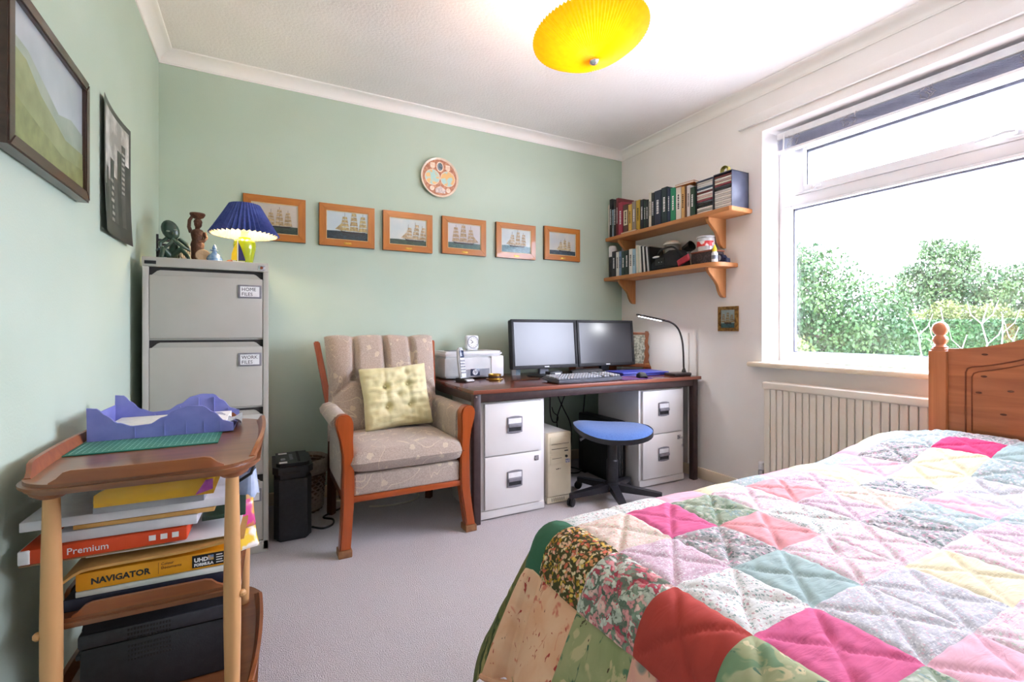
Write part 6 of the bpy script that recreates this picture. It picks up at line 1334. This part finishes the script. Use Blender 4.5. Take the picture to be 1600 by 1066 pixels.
rr = slab('paper_ream', 'orange-red ream of paper reading Premium, poking out to the left', 'paper ream', -.452, -.155, .522, .5545, .21, '#e04a16', '#d8420f', bev=.005, rz=-.03, y=1.36)
text('Premium', .020, m_card, rr, TR(-.070, -.0005, .010) @ FRONT); part('white_end', m_card, rr, lambda b: b.bx(-.1492, -.128, -.0008, .2, -.0005 + .002, .0315, .003))
for k in range(3): part('icon', m_card, rr, lambda b, k=k: b.bx(.075 + k * .022, .088 + k * .022, -.0010, .0003, .012, .024))
slab('clear_wallet', 'clear plastic wallets of white paper above the orange ream', 'wallet', -.392, -.135, .556, .579, .23, '#cfcdd6', '#e3e2e8', coat=.4, rz=-.05)
slab('green_folder', 'dark green folder at the right of the trolley pile', 'folder', -.13, -.035, .545, .556, .25, '#28402f', '#22382a', y=1.40, rz=.02)
slab('brown_envelope', 'flat manila envelope just under the upper white papers', 'envelope', -.366, -.10, .580, .590, .24, '#c98f45', '#d9a55e', m=m_man)
slab('magazine_pile', 'loose white papers and magazines reaching far out to the left', 'paper', -.452, -.07, .591, .612, .25, '#d7d5dc', '#eceaef', rz=-.03)
slab('grey_tray', 'flat grey plastic tray under the yellow bag', 'tray', -.328, -.12, .613, .631, .22, '#a6a8b0', '#8f919b', y=1.35, rz=-.04)
yb_ = slab('plastic_bag', 'shiny yellow plastic bag directly beneath the trolley top', 'bag', -.322, -.10, .632, .672, .2, '#e2ac10', '#d19a08', puff=1, y=1.335, rz=-.03, coat=.5)
part('purple_corner', mat('purple_foil', '#a03a9c', '#c45cbb', scale=40, rough=.25, coat=.4), yb_, lambda b: b.prism([(.075, .002), (.110, .012), (.110, .036), (.095, .034)], .006, FRONT, bev=.002))
pk = thing('sweet_packet', 'pink and yellow packet tucked at the right end of the paper pile', 'packet', (-.038, 1.50, .475), rz=.5)
part('packet', mat('pink_foil', '#d9498f', '#f0b03a', scale=14, rough=.3, lo=.5, hi=.56, coat=.3), pk, lambda b: pillow(b, .05, .075, .014, TR(0, 0, .04) @ RX(PI / 2 - .2), 12))
pk2 = thing('sweet_packet', 'yellow and white packet drooping over the middle tray edge', 'packet', (-.036, 1.46, .436), rz=.4)
part('packet', mat('yellow_foil', '#f0cb2a', '#f3efe6', scale=16, rough=.3, lo=.5, hi=.56, coat=.3), pk2, lambda b: pillow(b, .06, .055, .014, TR(0, 0, .025) @ RX(PI / 2 - .5), 12))
pk3 = thing('blue_plastic_bag', 'crumpled clear blue plastic bag at the right of the pile', 'bag', (-.04, 1.58, .55), rz=.3)
part('bag', mat('blue_film', '#9fb6d9', '#c6d3ea', scale=30, rough=.2, coat=.5), pk3, lambda b: b.grid(lambda u, v: (.035 * math.cos(math.tau * u) * (1 - .3 * v), .05 * math.sin(math.tau * u), .07 * v + .012 * noise.noise(Vector((math.cos(math.tau * u) * 2, math.sin(math.tau * u) * 2, v * 4)))), 24, 8), smooth=20)
stp = thing('black_strap', 'black folded strap loop hanging below the trolley top', 'strap', (-.045, 1.47, .60), rz=.3)
part('loop', m_blk, stp, lambda b: b.tube([(-.035, 0, .015), (.018, 0, .07), (.032, 0, .062), (.022, 0, .03), (-.03, 0, .004)], .004, 6))

# black laser printer on the bottom tray
lpz = .146
lpr = thing('laser_printer', 'black laser printer on the bottom tray of the trolley', 'printer', (-.215, 1.57, lpz), rz=-.02)
m_lb = mat('charcoal_plastic', '#27262b', '#201f24', scale=60, rough=.5, bump=.08, bscale=300); m_lb2 = mat('charcoal_band', '#37363c', '#302f35', scale=60, rough=.5)
part('body', m_lb, lpr, lambda b: b.bx(-.152, .150, -.145, .14, 0, .135, .008)); bnd = part('top_band', m_lb2, lpr, lambda b: b.bx(-.155, .153, -.15, .142, .136, .172, .008))
part('output_hood', m_lb, lpr, lambda b: b.prism([(-.145, .172), (.14, .172), (.14, .225), (-.10, .215)], .150, Matrix(((0, 0, 1, 0), (1, 0, 0, 0), (0, 1, 0, 0), (0, 0, 0, 1))), bev=.004, d0=-.150))
for r in range(8):
    for c in range(14):
        z = .166 - r * .0105
        if .128 < z < .140: continue
        part('vent_hole', m_gap, bnd, lambda b, z=z, c=c: b.bx(-.062 + c * .0062, -.0585 + c * .0062, -.1515 if z > .135 else -.1465, -.14, z - .006, z - .001))
def _slope(y): return .172 + (y + .145) * .05 / .285
cpn = part('control_panel', m_lb2, lpr, lambda b: b.box((.075, -.085, .181), (.13, .09, .006), .002, T=None))
part('display', mat('lcd_grey', '#8d8f96', '#7a7c84', scale=30, rough=.2), cpn, lambda b: b.box((.035, -.085, .190), (.03, .045, .010), .003))
for r in range(3):
    for c in range(3): part('key', m_gry, cpn, lambda b, r=r, c=c: b.box((.075 + c * .023, -.115 + r * .03, .187), (.016, .02, .006), .002))
part('tray_notch', m_gap, lpr, lambda b: b.bx(-.03, .06, -.03, -.02, .19, .202)); part('side_handle', m_lb2, lpr, lambda b: b.bx(-.166, -.15, -.12, -.06, .10, .112, .003))
